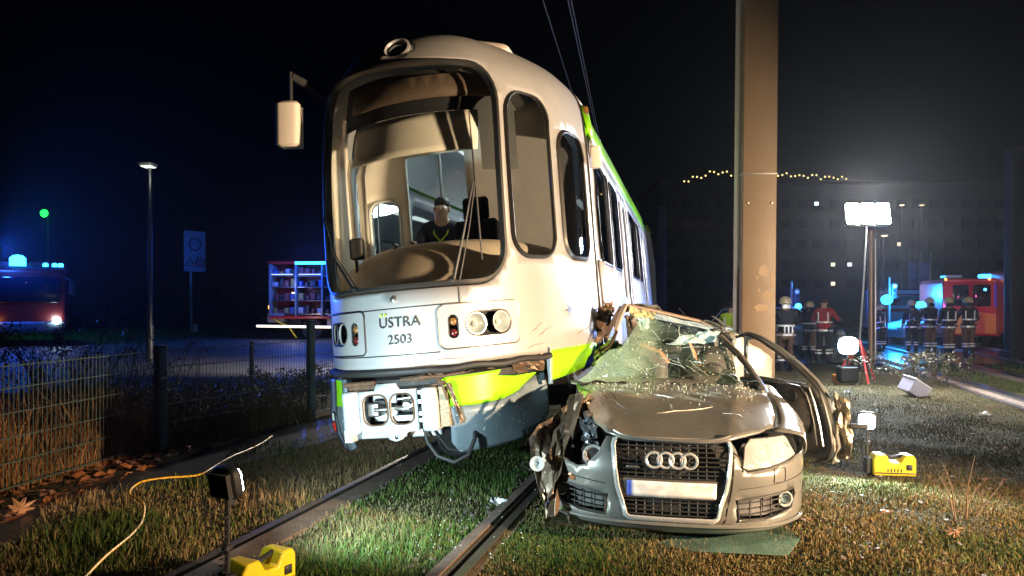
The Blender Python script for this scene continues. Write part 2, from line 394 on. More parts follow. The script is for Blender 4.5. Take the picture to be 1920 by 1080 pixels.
# body panels behind the cab, one per side, with saloon windows and door openings
SAL = [('w', 2.95, 4.75), ('w', 4.95, 5.95), ('d', 6.2, 7.7), ('w', 7.95, 9.5), ('w', 9.7, 10.5), ('d', 10.75, 12.2)]
for s in (1, -1):
    holes = []
    for k, y0, y1 in SAL:
        r_ = rrect(y0, y1, 1.78, 2.88, .12) if k == 'w' else [(y1, 2.98), (y0, 2.98), (y0, .99), (y1, .99)]
        holes.append(r_ if s > 0 else mir(r_))
    T = SO(-.004)
    patch('side_panel', M['saloon'], tram, [(s*(AJ+.012), .80 if s > 0 else .8), (s*AEND, .8), (s*AEND, 3.06), (s*(AJ+.012), 3.06)], T, holes, .22, solid=.03)
    patch('roof_edge_band', M['green'], tram, [(s*(AJ+.012), 3.064), (s*AEND, 3.064), (s*AEND, 3.38), (s*(AJ+.012), 3.38)], T, (), .2, solid=.03)
    patch('roof_panel', M['saloon'], tram, [(s*(AJ+.012), 3.384), (s*AEND, 3.384), (s*AEND, 4.499), (s*(AJ+.012), 4.499)], T, (), .28, solid=.03)
    for k, y0, y1 in SAL:
        if k == 'w':
            L = rrect(y0, y1, 1.78, 2.88, .12); L = L if s > 0 else mir(L)
            q = MB(); ring(q, rrect(y0+.01, y1-.01, 1.79, 2.87, .11) if s > 0 else mir(rrect(y0+.01, y1-.01, 1.79, 2.87, .11)), SO(.002), .014, .12, .5)
            f = q.build('saloon_window', M['seal'], tram); patch('pane', M['saloonglass'], f, L, SO(-.02), (), .4)
        else:
            ym = (y0+y1)/2
            for (a, b) in ((y0+.01, ym-.01), (ym+.01, y1-.01)):
                L = [(b, 2.97), (a, 2.97), (a, .86), (b, .86)]; hl = rrect(a+.12, b-.12, 1.45, 2.85, .1)
                if s < 0: L = mir(L); hl = mir(hl)
                d = patch('door_leaf', M['saloon'], tram, L, SO(-.02), [hl], .25, solid=.03)
                patch('pane', M['saloonglass'], d, hl, SO(-.035), (), .4)
                q = MB(); xx = s*((b-.05) if a < ym-.1 and b < ym else (a+.05))
                q.tube([SO(.012)(xx, z) for z in (1.2, 1.6, 2.0, 2.4)], .008, 6); q.build('grab_rail', M['steel'], d)
# vertical joint strip, roof gutter
q = MB(); q.tube([SO(.004)(AJ+.005, v) for v in np.linspace(.8, 4.3, 24)], .012, 6); q.build('panel_joint', M['black'], tram)
q = MB(); q.tube([SO(.004)(-AJ-.005, v) for v in np.linspace(.8, 4.3, 24)], .012, 6); q.build('panel_joint', M['black'], tram)
# roof equipment
q = MB(); q.rbox((.45, 2.2, 3.88), (.42, 1.1, .16), .06, (0, R(16), 0)); q.build('roof_equipment_box', M['cream'], tram, bevel=.02)
q = MB(); q.rbox((0, 7.8, 3.94), (1.5, 2.6, .2), .15); q.build('roof_equipment_box', M['cream'], tram, bevel=.02)
# side camera and small fittings
q = MB(); q.rbox(tuple(SO(.06)(2.75, 2.84)), (.10, .09, .22), .02); q.build('side_camera', M['cream'], tram)
q = MB(); q.rbox(tuple(SO(.03)(2.75, 3.33)), (.05, .12, .06), .01); q.build('marker_lamp', M['amber'], tram)
# round roof lamp
rc = S0(0, 3.53); rn = ((SO(.1)(0, 3.53)-rc).normalized()+Vector((0, -.55, 0))).normalized(); rr = rn.to_track_quat('Z', 'Y').to_euler()
q = MB(); q.lathe([(.112, -.05), (.118, .012), (.10, .02), (.088, .006), (.085, -.02)], rc, rr, 28); rl = q.build('roof_headlight', M['silver'], tram)
q = MB(); q.lathe([(.088, -.06), (.088, -.055), (.05, -.04), (.03, -.02), (.028, .0), (.01, .005)], rc, rr, 24); q.build('reflector', M['steel'], rl)
q = MB(); q.lathe([(.088, -.012), (.06, .006), (.0, .012)], rc, rr, 24); q.build('lamp_lens', M['lens'], rl)
# seams on the nose
def seam(pts, m='black', r=.0045): q = MB(); q.tube([SO(.0015)(*p) for p in dens(pts, .05, False)], r, 6); return q.build('panel_seam', M[m], tram)
seam([(-.98, 1.435), (.98, 1.435)][:1]+[(-.3, 1.43), (.47, 1.435)]); seam([(.47, 1.435), (.47, 1.555)], r=.006)
seam([(-.98, 1.085), (-.2, 1.08), (.3, 1.08)])
seam([(-.98, 1.43), (-.3, 1.43)])
for s in (1, -1):
    L = rrect(.30, 1.0, 1.095, 1.43, .06 if s > 0 else .04); L = L if s > 0 else mir(L)
    hs = [lamp_hole, pill_hole] if s > 0 else [mir(lamp_hole), mir(pill_hole)]
    hp = patch('headlight_panel', M['silver'], tram, L, SO(.008), hs, .08)
    q = MB(); ring(q, L, SO(.008), .006, .05); q.build('panel_edge', M['steel'] if s > 0 else M['black'], hp)
    q = MB(); lh = lamp_hole if s > 0 else mir(lamp_hole); ring(q, lh, SO(-.005), .014, .03)
    hl = q.build('headlight', M['seal'], tram)
    patch('lamp_bowl', M['dark'], hl, lh, SO(-.075), (), .06)
    for cx in (.595, .825):
        c = SO(-.035)(s*cx, 1.27); n = (SO(.1)(s*cx, 1.27)-S0(s*cx, 1.27)).normalized()
        q = MB(); q.lathe([(.03, -.04), (.06, -.02), (.082, .03), (.086, .034), (.078, .034), (.05, .0), (.02, -.02)], c, n.to_track_quat('Z', 'Y').to_euler(), 24); q.build('reflector', M['chrome'], hl)
        q = MB(); q.ell(c+n*.0, (.022, .022, .022)); q.build('bulb', M['white'], hl)
    patch('lamp_lens', M['lens'], hl, lh, SO(-.004), (), .06)
    ph = pill_hole if s > 0 else mir(pill_hole)
    q = MB(); ring(q, ph, SO(-.004), .01, .03); pl = q.build('indicator_lamp', M['seal'], tram)
    patch('lamp_bowl', M['dark'], pl, ph, SO(-.05), (), .05)
    c = SO(-.015)(s*.41, 1.30); q = MB(); q.ell(c, (.03, .02, .03)); q.build('amber_bulb', M['amber'], pl)
    c = SO(-.015)(s*.41, 1.215); q = MB(); q.ell(c, (.03, .02, .03)); q.build('red_bulb', mat('dull_red_lens', (.10, .012, .012), .2), pl)
c = SO(.01)(-.03, 1.50); q = MB(); q.lathe([(.022, -.01), (.024, .004), (.015, .01), (.006, .014)], c, (SO(.1)(-.03, 1.5)-c).to_track_quat('Z', 'Y').to_euler(), 16); q.build('hatch_lock', M['steel'], tram)
# lettering
ink = mat('dark_lettering', (.02, .025, .03), .5); gink = mat('green_lettering', (.3, .65, .02), .5); bink = mat('blue_print', (.03, .09, .42), .5)
def letter(body, width, ax, z, m, name='lettering', parent=tram, off=.011):
    V, Fc = text2d(body, width); me = bpy.data.meshes.new(name)
    me.from_pydata([tuple(SO(off)(ax+x, z+y)) for x, y in V], [], Fc); me.update(); return link(name, me, m, parent, False)
letter('USTRA', .325, .005, 1.290, ink); letter('2503', .185, .0, 1.165, ink)
q = MB()
for dx in (-.136, -.103): c = SO(.012)(dx, 1.385); q.lathe([(.010, 0), (.010, .002)], c, (R(90), 0, 0), 10)
q.build('umlaut_dot', gink, tram)
def dotlogo():
    q = MB(); rg = random.Random(3)
    for k in range(6):
        for j in range(1, 5):
            t = k*PI/3+.5*(j % 2)*.35; r = .018*j; c = SO(.005)(1.72+r*math.cos(t)*.8, 1.32+r*math.sin(t))
            n = (SO(.1)(1.72, 1.3)-S0(1.72, 1.3)).normalized()
            q.lathe([(.0085-.001*j, 0), (.0085-.001*j, .002)], c, n.to_track_quat('Z', 'Y').to_euler(), 8)
    return q.build('dot_emblem', bink, tram)
dotlogo()
# rubber strip at the foot of the silver nose, dented towards the right
q = MB()
for sgn in (1,):
    pts = [SO(.012+.01*math.sin(a*9)*(a > .1))(a, .955+.008*math.sin(a*14)*(a > .2)) for a in np.linspace(-1.35, 1.36, 60)]
    q.tube(pts, .030, 8, False, .9)
q.build('bumper_strip', M['rubber'], tram)
q = MB(); q.tube([SO(-.10)(a, .87) for a in np.linspace(-1.3, 1.3, 40)], .05, 6); q.build('bumper_backing', M['dark'], tram)
# wipers
def wiper(a0, z0, a1, z1, blade=None):
    q = MB(); q.tube([SO(.03)(a0, z0), SO(.06)((a0+a1)/2, (z0+z1)/2), SO(.05)(a1, z1)], [.013, .011, .008], 6); q.tube([SO(.03)(a0+.045, z0), SO(.06)((a0+a1)/2+.035, (z0+z1)/2), SO(.05)(a1+.015, z1)], .006, 6)
    q.lathe([(.03, 0), (.03, .03), (.015, .05)], SO(.0)(a0, z0), (R(90), 0, 0), 12)
    wq = q.build('wiper_arm', M['black'], tram)
    q = MB(); (b0, b1) = blade; q.tube([SO(.032)(*b0), SO(.04)((b0[0]+b1[0])/2, (b0[1]+b1[1])/2), SO(.032)(*b1)], [.006, .011, .005], 6); q.build('wiper_blade', M['black'], wq)
wiper(.43, 1.6, .62, 2.36, ((.66, 1.75), (.62, 2.92)))
wiper(-.37, 1.6, -.85, 2.25, ((-.84, 1.72), (-.82, 2.9)))
# outside mirror on the left of the picture
q = MB(); a = SO(0)(-1.0, 3.30); b = a+Vector((-.15, -.40, .13)); q.tube([a, a.lerp(b, .5)+Vector((0, 0, .01)), b], [.05, .045, .03], 8); q.tube([b+Vector((0, 0, .03)), b+Vector((-.02, 0, -.24))], .016, 8)
mr_ = q.build('mirror_arm', M['black'], tram)
q = MB(); q.rbox(tuple(b+Vector((-.06, 0, -.40))), (.20, .11, .38), .045, (0, R(4), R(12)), axis=2); q.build('mirror_housing', M['cream'], mr_, bevel=.012)
q = MB(); q.rbox(tuple(b+Vector((-.05, .062, -.42))), (.17, .01, .35), .03, (0, R(4), R(12))); q.build('mirror_glass', M['chrome'], mr_)
# ---- cab interior
q = MB()
q.prism([(-1.1, 1.0), (1.1, 1.0), (1.16, 1.6), (1.16, 2.9), (1.0, 3.35), (.55, 3.35), (.55, 1.05), (-.02, 1.05), (-.02, 3.35), (-1.0, 3.35), (-1.16, 2.9), (-1.16, 1.6)], 1.98, 2.04)
wall = patch('cab_rear_wall', M['beige'], tram, [(-1.14, 1.0), (1.14, 1.0), (1.14, 2.9), (.9, 3.4), (-.9, 3.4), (-1.14, 2.9)], lambda x, z: Vector((x, 1.98, z)), [rrect(-1.01, -.68, 1.55, 2.60, .12), rrect(-.59, .05, 1.04, 3.03, .04)], .2, solid=.05)
q = MB(); ring(q, rrect(-1.01, -.68, 1.55, 2.60, .12), lambda x, z: Vector((x, 1.955, z)), .014); q.build('door_window_frame', M['white'], wall)
patch('pane', M['glass'], wall, rrect(-1.01, -.68, 1.55, 2.60, .12), lambda x, z: Vector((x, 1.99, z)), (), .3)
q = MB(); q.rbox((0, 1.45, 3.36), (1.5, 1.1, .05), .2); q.build('cab_ceiling', M['beige'], tram)
def dp(x, z, w=0):  # header across the windscreen top
    return Vector((x, .52+.13+.55*abs(x)**2.2, z+.01))
patch('sun_blind', M['beige'], tram, [(-.66, 2.72), (.52, 2.72), (.52, 3.08), (-.66, 3.08)], lambda x, z: dp(x, z)+Vector((0, (z-2.72)*.35, 0)), (), .12, solid=.02)
patch('destination_display', M['carin2'], tram, [(-.62, 3.17), (.74, 3.17), (.62, 3.36), (-.56, 3.36)], lambda x, z: dp(x, z), (), .12, solid=.03)
patch('display_surround', M['black'], tram, [(-.80, 3.06), (.82, 3.06), (.66, 3.42), (-.66, 3.42)], lambda x, z: dp(x, z)+Vector((0, .05, 0)), (), .12)
patch('dark_sun_screen', M['cardark'], tram, [(.53, 2.55), (.80, 2.55), (.80, 3.06), (.53, 3.06)], lambda x, z: dp(x, z)+Vector((0, .05, 0)), (), .12)
# dashboard dome
def dash(x, t):
    y = .42+.5*abs(x)**2+t*.75; z = 1.55+.46*math.sin(min(1, t*1.25)*PI*.55)-.14*abs(x)**3-(.12*max(0, t-.7)); return Vector((x, y, z))
patch('dashboard', mat('dashboard_brown', (.55, .44, .34), .5, 0, .2, 5.), tram, [(-.98, 0), (.98, 0), (.98, 1), (-.98, 1)], dash, (), .1, solid=.03)
q = MB(); q.rbox((.02, .75, 1.60), (.3, .04, .14), .02, (R(-35), 0, R(4))); nb = q.build('paper_notice', M['white'], tram)
q = MB(); q.rbox((-.72, .95, 2.02), (.13, .09, .19), .03, (0, 0, R(10))); q.tube([(-.75, .98, 1.6), (-.75, .98, 1.95)], .015, 6); q.build('cab_monitor', M['black'], tram)
q = MB(); q.tube([(-.40, .95, 1.82), (-.38, .95, 1.95), (-.33, .93, 2.02)], [.012, .012, .022], 8); q.build('microphone', M['steel'], tram)
q = MB(); q.lathe([(.12, 0), (.13, .02), (.0, .03)], (.18, 1.02, 1.86), (R(-15), 0, 0), 24); q.build('control_disc', M['cream'], tram)
for xx, zz in ((-.83, 2.75), (-.70, 2.7)):
    q = MB(); q.tube([(xx, 1.15, 1.6), (xx, 1.15, zz), (xx+.03, 1.15, zz+.12)], .02, 8); q.build('grab_pole', M['cream'], tram)
q = MB(); q.rbox((-.95, 1.2, 2.3), (.05, .35, 1.6), .02); q.build('door_post', M['cream'], tram)
q = MB(); q.rbox((.22, 1.62, 1.94), (.44, .14, .62), .08); q.rbox((.20, 1.45, 1.60), (.46, .46, .12), .08); q.rbox((.22, 1.64, 2.36), (.26, .1, .22), .06); st_ = q.build('driver_seat', M['navy'], tram, bevel=.02)
q = MB(); q.rbox((.3, 1.85, 1.2), (.5, .2, .5), .05); q.build('cab_locker', M['beige'], tram)
# saloon interior
q = MB(); q.box((0, 7.3, .97), (2.4, 10.4, .05)); q.box((0, 1.5, .97), (1.3, 1.2, .05)); q.build('saloon_floor', M['cardark'], tram)
q = MB(); q.box((0, 7.4, 3.36), (1.7, 10.4, .04)); q.box((.95, 7.4, 3.22), (.55, 10.4, .04), (0, R(32), 0)); q.box((-.95, 7.4, 3.22), (.55, 10.4, .04), (0, R(-32), 0)); q.build('saloon_ceiling', M['white'], tram)
for xx in (-.32, .32):
    for k in range(5):
        q = MB(); q.rbox((xx, 3.2+k*1.9, 3.325), (.11, 1.6, .03), .02); q.build('ceiling_light_strip', mat('lit_strip', (.8, .8, .8), .5, emit=(.85, 1, .95), estr=.9), tram)
seat_me = None
for k in range(5):
    for s in (-1, 1):
        if seat_me is None:
            q = MB(); q.rbox((0, 0, .45), (.85, .42, .08), .04); q.rbox((0, .2, .8), (.85, .07, .72), .05, (R(-8), 0, 0)); q.box((0, .05, .2), (.1, .3, .42)); o = q.build('seat', mat('blue_seat_cloth', (.03, .06, .2), .8), tram, bevel=.01); seat_me = o.data
        else:
            o = bpy.data.objects.new('seat', seat_me); C.objects.link(o); o.parent = tram
        o.location = (s*.78, 3.0+k*1.5+(.3 if k > 1 else 0), .98)
for yy in (2.6, 4.8, 7.6, 10.6):
    q = MB(); q.tube([(-.42, yy, 1.0), (-.42, yy, 3.3)], .018, 8); q.build('grab_pole', M['steel'], tram)
q = MB(); q.box((0, 12.62, 2.15), (2.36, .06, 2.35)); q.build('bellows_wall', M['rubber'], tram)
for k in range(6):
    q = MB(); q.rbox((0, 12.7+k*.13, 2.2), (2.3, .09, 2.75), .1, axis=1); q.build('bellows_fold', M['rubber'], tram)
lamp('AREA', tram.matrix_world @ Vector((0, 0, 0)) if False else (.6, 11.5, 3.3), 45, (.8, 1, .95), (.6, 11.5, 0), .8, name='saloon_light')
lamp('AREA', (-.12, 8.35, 3.36), 26, (.8, 1, .95), (-.12, 8.35, 0), .5, name='saloon_light')
# ---- underframe, bogies
q = MB(); q.box((0, 6.8, .78), (2.1, 11.2, .3)); q.box((0, 1.3, .86), (1.3, 1.3, .22)); q.build('underframe', M['dark'], tram)
for yy in (3.2, 5.0):
    q = MB(); q.rbox((0, yy, .42), (1.9, .25, .3), .05); q.build('bogie_frame', M['dark'], tram)
    for s in (-1, 1):
        q = MB(); q.lathe([(.12, -.07), (.33, -.065), (.36, -.05), (.36, .05), (.33, .06), (.12, .07)], (s*.72, yy, .37), (0, R(90), 0), 28); q.build('wheel', M['rust'], tram)
for s in (-1, 1):
    q = MB(); q.rbox((s*.98, 4.1, .42), (.12, 2.4, .22), .04); q.build('bogie_frame', M['dark'], tram)
# ---- nose bottom: left fairing with marker lamp and green flash
def fair(x, z): return Vector((x, .55+.10*(x+1.0)*0+1.3*(abs(x)-.75)**2+.25*max(0, .62-z)**1.3, z))
F1 = [(-1.05, .93), (-.86, .93), (-.86, .62), (-.84, .40), (-.80, .32), (-.93, .33), (-1.0, .5), (-1.05, .7)]
def Sl(off):
    return lambda a, z: SO(off)(a, z)+Vector((.0, .06*max(0, .6-z)*4, 0))
def Sf(off): return lambda x, z: Vector((x, .40+.9*(abs(x)-.70)+.30*max(0, .60-z)**1.2+.02*math.sin(z*9)-off, z))
fl = patch('left_fairing', M['skirt'], tram, [(-.90, .90), (-.665, .90), (-.665, .62), (-.655, .42), (-.63, .33), (-.72, .30), (-.80, .31), (-.86, .42), (-.89, .60)], Sf(0), (), .05, solid=.03)
patch('green_flash', M['green'], fl, [(-.79, .895), (-.70, .895), (-.70, .68), (-.79, .68)], Sf(.012), (), .05)
q = MB(); q.tube([Sf(.004)(a, z) for a, z in ((-.80, .90), (-.80, .62), (-.77, .45), (-.72, .31))], .010, 6); q.build('fairing_seam', M['black'], fl)
L = rrect(-.872, -.825, .46, .63, .023); q = MB(); ring(q, L, Sf(.014), .007, .03); ml = q.build('marker_lamp', M['black'], tram)
patch('red_lens', M['red'], ml, rrect(-.872, -.825, .46, .545, .023), Sf(.018), (), .04); patch('white_lens', M['white'], ml, rrect(-.868, -.829, .555, .625, .018), Sf(.018), (), .04)
# dropped right skirt: lime upper half, grey lower half, with a dent
def Sk(off):
    def f(a, z):
        p = SO(off)(a, z); dn = .10*math.exp(-((a-1.15)/.25)**2)*math.exp(-((z-.8)/.18)**2)
        p += Vector((-.02-dn*.6, .05+.22*max(0, .62-z)+dn, .0)); p.z += .06*max(0, a-.95); return p
    return f
gs = [(.30, .885), (.7, .895), (.95, .90), (1.12, .89), (1.28, .82), (1.22, .78), (1.0, .70), (.8, .665), (.55, .655), (.29, .665)]
gy = [(.29, .660), (.55, .650), (.8, .660), (1.0, .695), (1.22, .775), (1.34, .80), (1.38, .62), (1.36, .46), (1.22, .37), (.95, .335), (.6, .325), (.38, .325), (.33, .40), (.34, .5)]
sk = patch('skirt_panel', M['skirt'], tram, gy, Sk(0), (), .06, solid=.03)
patch('lime_skirt_panel', M['green'], tram, gs, Sk(0), (), .06, solid=.03)
patch('torn_skirt_edge', M['torn'], tram, [(.25, .90), (.9, .905), (1.05, .99), (1.34, .96), (1.28, .86), (1.1, .905), (.7, .91)], Sk(-.03), (), .05, solid=.01, fn=lambda p, q: p+Vector((0, .03*math.sin(q[0]*23), .012*math.sin(q[0]*37))))
crumple('torn_bumper_piece', M['torn'], tram, (S0(.85, .97)+Vector((0, .05, 0)), S0(1.3, .99)+Vector((0, .02, 0)), S0(1.32, .83)+Vector((0, .15, 0)), S0(.9, .85)+Vector((0, .12, 0))), 12, 6, .035, 4)
q = MB(); q.tube([(.15, .0, .905), (.3, .05, .90), (.46, .10, .915)], .012, 6); q.tube([(.2, .02, .93), (.28, .05, .86), (.31, .08, .72)], .009, 6); q.build('bent_bracket', M['rust'], tram)
# green corner piece behind the nose joint and torn sheet
g2 = [(1.37, .995), (2.35, 1.0), (2.28, .93), (2.05, .88), (1.95, .80), (1.7, .77), (1.37, .745)]
patch('lime_corner_panel', M['green'], tram, g2, SO(.012), (), .07, solid=.02)
q = MB(); q.box(tuple(SO(.0)(1.36, .87)), (.03, .03, .3)); q.tube([SO(.012)(1.355, z) for z in (.74, 1.02)], .013, 6); q.build('corner_edge_strip', M['skirt'], tram)
crumple('torn_body_sheet', M['torn'], tram, (SO(.02)(2.25, .98), SO(.05)(2.55, 1.02), SO(.16)(2.62, 1.38), SO(.02)(2.5, 1.32)), 8, 14, .02, 8, ridge=.008)
crumple('torn_body_sheet', mat('green_torn_sheet', (.10, .22, .03), .45, .3, .4, 12.), tram, (SO(.08)(1.95, .80), SO(.20)(2.5, .86), SO(.15)(2.62, 1.05), SO(.04)(2.2, .95)), 10, 8, .05, 11)
q = MB(); q.tube([SO(.05)(2.1, .90), SO(.12)(2.35, .95), SO(.16)(2.52, 1.07), SO(.14)(2.56, 1.22), SO(.06)(2.50, 1.38)], [.012, .016, .018, .014, .006], 6, sq=.5); q.build('bent_edge_strip', M['torn'], tram)
# ---- coupler in the middle of the nose
cx = -.16; cy = .05
def cp(x, z, y=0.): return Vector((cx+x, cy+y, z))
body_out = [(-.23, .50), (-.05, .50), (-.02, .47), (.0, .445), (.05, .43), (.10, .445), (.12, .47), (.15, .50), (.24, .505), (.24, .82), (.10, .82), (.08, .87), (-.08, .87), (-.10, .82), (-.23, .82)]
h1 = rrect(-.20, .0, .56, .79, .07); h2 = rrect(.02, .21, .56, .79, .07)
cpl = patch('coupler_plate', M['wiron'], tram, body_out, lambda x, z: cp(x, z), [h1, h2, [(.05+.018*math.cos(t), .462+.018*math.sin(t)) for t in np.linspace(0, 2*PI, 10, endpoint=False)]], .06, solid=.03)
for h in (h1, h2):
    q = MB(); ring(q, h, lambda x, z: cp(x, z, -.008), .006, .03); q.build('opening_rim', M['rust'], cpl)
q = MB(); q.box(cp(-.1, .675, .2), (.19, .02, .22)); q.box(cp(.11, .6, .14), (.18, .2, .04)); q.build('coupler_pocket', M['wiron'], cpl)
q = MB(); q.rbox(cp(-.13, .675, .09), (.10, .14, .11), .02); q.tube([cp(-.12, .675, .02), cp(.0, .675, .02)], .018, 8); q.build('coupler_link', M['steel'], cpl, bevel=.004)
q = MB(); q.lathe([(.05, 0), (.05, .05), (.03, .06), (.03, .09)], cp(.14, .69, .12), (R(90), 0, 0), 16); q.tube([cp(.04, .68, .06), cp(.12, .67, .04), cp(.2, .70, .05)], .022, 8); q.tube([cp(.05, .74, .1), cp(.2, .75, .1)], .014, 8); q.build('coupler_hook', M['steel'], cpl)
for (x0, x1, mm) in ((-.37, -.235, 'wiron'), (.27, .395, 'wiron')):
    q = MB(); q.rbox(cp((x0+x1)/2, .66, .10), (x1-x0, .24, .33), .03, axis=2); q.build('contact_box', M[mm], tram, bevel=.008)
q = MB(); q.box(cp(.435, .67, .14), (.07, .2, .30)); q.build('torn_box_side', mat('fibrous_board', (.40, .34, .24), .9, 0, .5, 60., .8, 80.), tram)
for zz in (.58, .63, .72, .79):
    q = MB(); q.tube([cp(.235, zz, .05), cp(.275, zz, .06)], .009, 6); q.lathe([(.016, 0), (.016, .02)], cp(.255, zz, .035), (R(90), 0, 0), 6); q.build('coupling_bolt', M['steel'], tram)
q = MB(); q.rbox(cp(.06, .845, .12), (.80, .16, .045), .02); q.tube([cp(-.35, .875, .03), cp(-.1, .88, .02)], .02, 8); q.tube([cp(.12, .89, .02), cp(.34, .90, .02), cp(.46, .92, .0)], [.02, .026, .012], 8); q.build('coupler_crossbar', M['rust'], tram)
q = MB(); q.rbox(cp(.0, .47, .2), (.72, .1, .07), .02); q.box(cp(-.33, .49, .12), (.06, .3, .1)); q.build('lower_crossbar', M['wiron'], tram, bevel=.005)
q = MB(); q.box((-.30, .85, .86), (.8, .7, .16)); q.build('front_beam', mat('front_beam_grey', (.16, .18, .19), .5, .1, .3, 8.), tram)
q = MB(); q.box(cp(.05, .68, .5), (.8, .6, .30)); q.build('coupler_housing', M['dark'], tram)
q = MB(); q.tube([cp(.24, .52, .1), cp(.27, .40, .08), cp(.35, .30, .05), cp(.48, .25, .04), cp(.58, .29, .08), cp(.62, .40, .15), cp(.60, .50, .25)], .016, 8); q.tube([cp(.30, .5, .12), cp(.4, .33, .16), cp(.55, .3, .2), cp(.58, .45, .3)], .010, 8); q.build('hanging_hose', M['rubber'], tram)
crumple('torn_fibre_strip', M['torn'], tram, (cp(.47, .85, .02), cp(.51, .84, .03), cp(.56, .55, .10), cp(.54, .52, .1)), 4, 12, .008, 3)
q = MB(); q.lathe([(.14, -.01), (.17, -.02), (.19, .0), (.17, .03), (.14, .01)], (.10, .9, .33), (R(80), R(10), R(20)), 24); q.build('loose_brake_disc', M['dark'], tram)

for k, (a0, z0_, a1, z1_) in enumerate(((1.15, 1.16, 1.30, 1.24), (1.22, 1.12, 1.42, 1.20), (1.05, 1.04, 1.32, 1.07), (1.8, 1.10, 2.2, 1.16), (1.9, 1.42, 2.4, 1.55), (.2, 1.02, .7, 1.03))):
    q = MB(); q.tube([SO(.001)(a0+(a1-a0)*t/6, z0_+(z1_-z0_)*t/6+.006*math.sin(t*2+k)) for t in range(7)], [.0005, .003, .004, .002, .004, .002, .0005], 5); q.build('scuff_mark', mat('brown_scuff', (.22, .15, .11), .7), tram)
# second section of the tram beyond the joint, turned slightly
tb = thing('tram', 'rear section of the silver tram behind the folding joint', 'tram', tram.location+Vector((.232*13.5, .973*13.5, 0)), (0, R(-2), R(-9)))
q = MB(); prof = [(-1.22, .9), (-1.28, 1.1), (-1.28, 2.4), (-1.2, 3.1), (-1.0, 3.5), (-.5, 3.78), (0, 3.85), (.5, 3.78), (1.0, 3.5), (1.2, 3.1), (1.28, 2.4), (1.28, 1.1), (1.22, .9)]
q.prism(prof, 0, 11.5); q.build('body_shell', M['saloon'], tb, ang=30)
for s in (-1, 1):
    for k in range(5):
        q = MB(); q.rbox((s*1.272, 1.3+k*2.2, 2.35), (.03, 1.7, 1.1), .12, axis=0, rot=(0, 0, 0)); q.build('window', M['pane'], tb)
    q = MB(); q.box((s*1.14, 5.75, 3.32), (.05, 11.4, .22), (0, s*R(-28), 0)); q.build('roof_edge_band', M['green'], tb)
# ================================================ CRUSHED CAR
car = thing('crashed_car', 'crushed bronze grey estate car with shattered windscreen wedged between tram and beige mast', 'car', (.988, 4.6, 0), (0, R(.4), R(-10.7)))
CP = M['carpaint']; fn_ = np.interp
_bo = _cat([(0, 0), (.25, .012), (.45, .05), (.62, .13), (.75, .25), (.84, .40), (.89, .58), (.92, .8), (.93, 1.1)], 8)
_bl = np.concatenate([[0], np.cumsum(np.linalg.norm(np.diff(_bo, axis=0), axis=1))])
def SB(off=0):
    def f0(a, z):
        x = float(np.interp(abs(a), _bl, _bo[:, 0])); y = float(np.interp(abs(a), _bl, _bo[:, 1]))
        yo = float(np.interp(z, [.10, .17, .22, .30, .40, .50, .58, .66, .76], [.10, .03, .005, .03, .018, .0, .018, .055, .12]))
        tx = float(np.interp(z, [.1, .2, .5, .7], [.95, .99, 1., .985]))
        return Vector((math.copysign(x*tx, a), y+yo, z))
    def f(a, z):
        p = f0(a, z)
        if off:
            du = f0(a+.02, z)-f0(a-.02, z); dv = f0(a, z+.02)-f0(a, z-.02); n = du.cross(dv).normalized(); p += n*off
        return p
    return f
grille_l = [(-.335, .70), (.335, .70), (.36, .685), (.368, .65), (.335, .40), (.285, .23), (.26, .215), (-.26, .215), (-.285, .23), (-.335, .40), (-.368, .65), (-.36, .685)]
sc_ = lambda L, k, cz=.46: [(x*k, cz+(z-cz)*k) for x, z in L]
fogR = [(.41, .34), (.60, .36), (.86, .385), (.885, .345), (.84, .26), (.60, .22), (.42, .215)]
fogL = mir(fogR)
top_edge = [(1.02, .70), (1.02, .12), (-1.02, .12)]
outR = [(.37, .70), (.40, .655), (.43, .555), (.47, .515), (.85, .565), (.98, .60), (1.25, .63), (1.25, .16), (.95, .125), (.6, .115), (0, .11)]
outL = [(-.6, .115), (-.95, .125), (-1.05, .16), (-1.05, .50), (-.98, .53), (-.80, .54), (-.62, .50), (-.55, .52), (-.47, .60), (-.42, .70)]
bump_out = outR+outL+[(-.37, .70)]
bm_ = patch('bumper', CP, car, bump_out, SB(), [grille_l, fogR, fogL], .05, solid=.02)
# seams in the bumper
for L in ([(.37, .645), (.43, .60), (.44, .52)], [(.42, .41), (.7, .435), (1.0, .46), (1.2, .47)], [(-.42, .41), (-.7, .435), (-1.0, .46)], [(.385, .62), (.37, .40), (.33, .2)]):
    q = MB(); q.tube([SB(.002)(*p) for p in dens(L, .05, False)], .003, 5); q.build('seam', M['cardark'], bm_)
q = MB(); ring(q, rrect(.66, .76, .44, .53, .01), SB(.002), .0022, .03); q.build('washer_cover', M['cardark'], bm_)
# lower lip
q = MB(); q.tube([SB(.012)(a, .185) for a in np.linspace(-1.02, 1.05, 50)], .012, 6); q.build('lip_line', CP, bm_)
patch('air_dam', M['cardark'], car, [(-1.0, .06), (1.0, .06), (1.0, .15), (-1.0, .15)], lambda a, z: SB(-.06)(a, .12)+Vector((0, 0, z-.12)), (), .08)
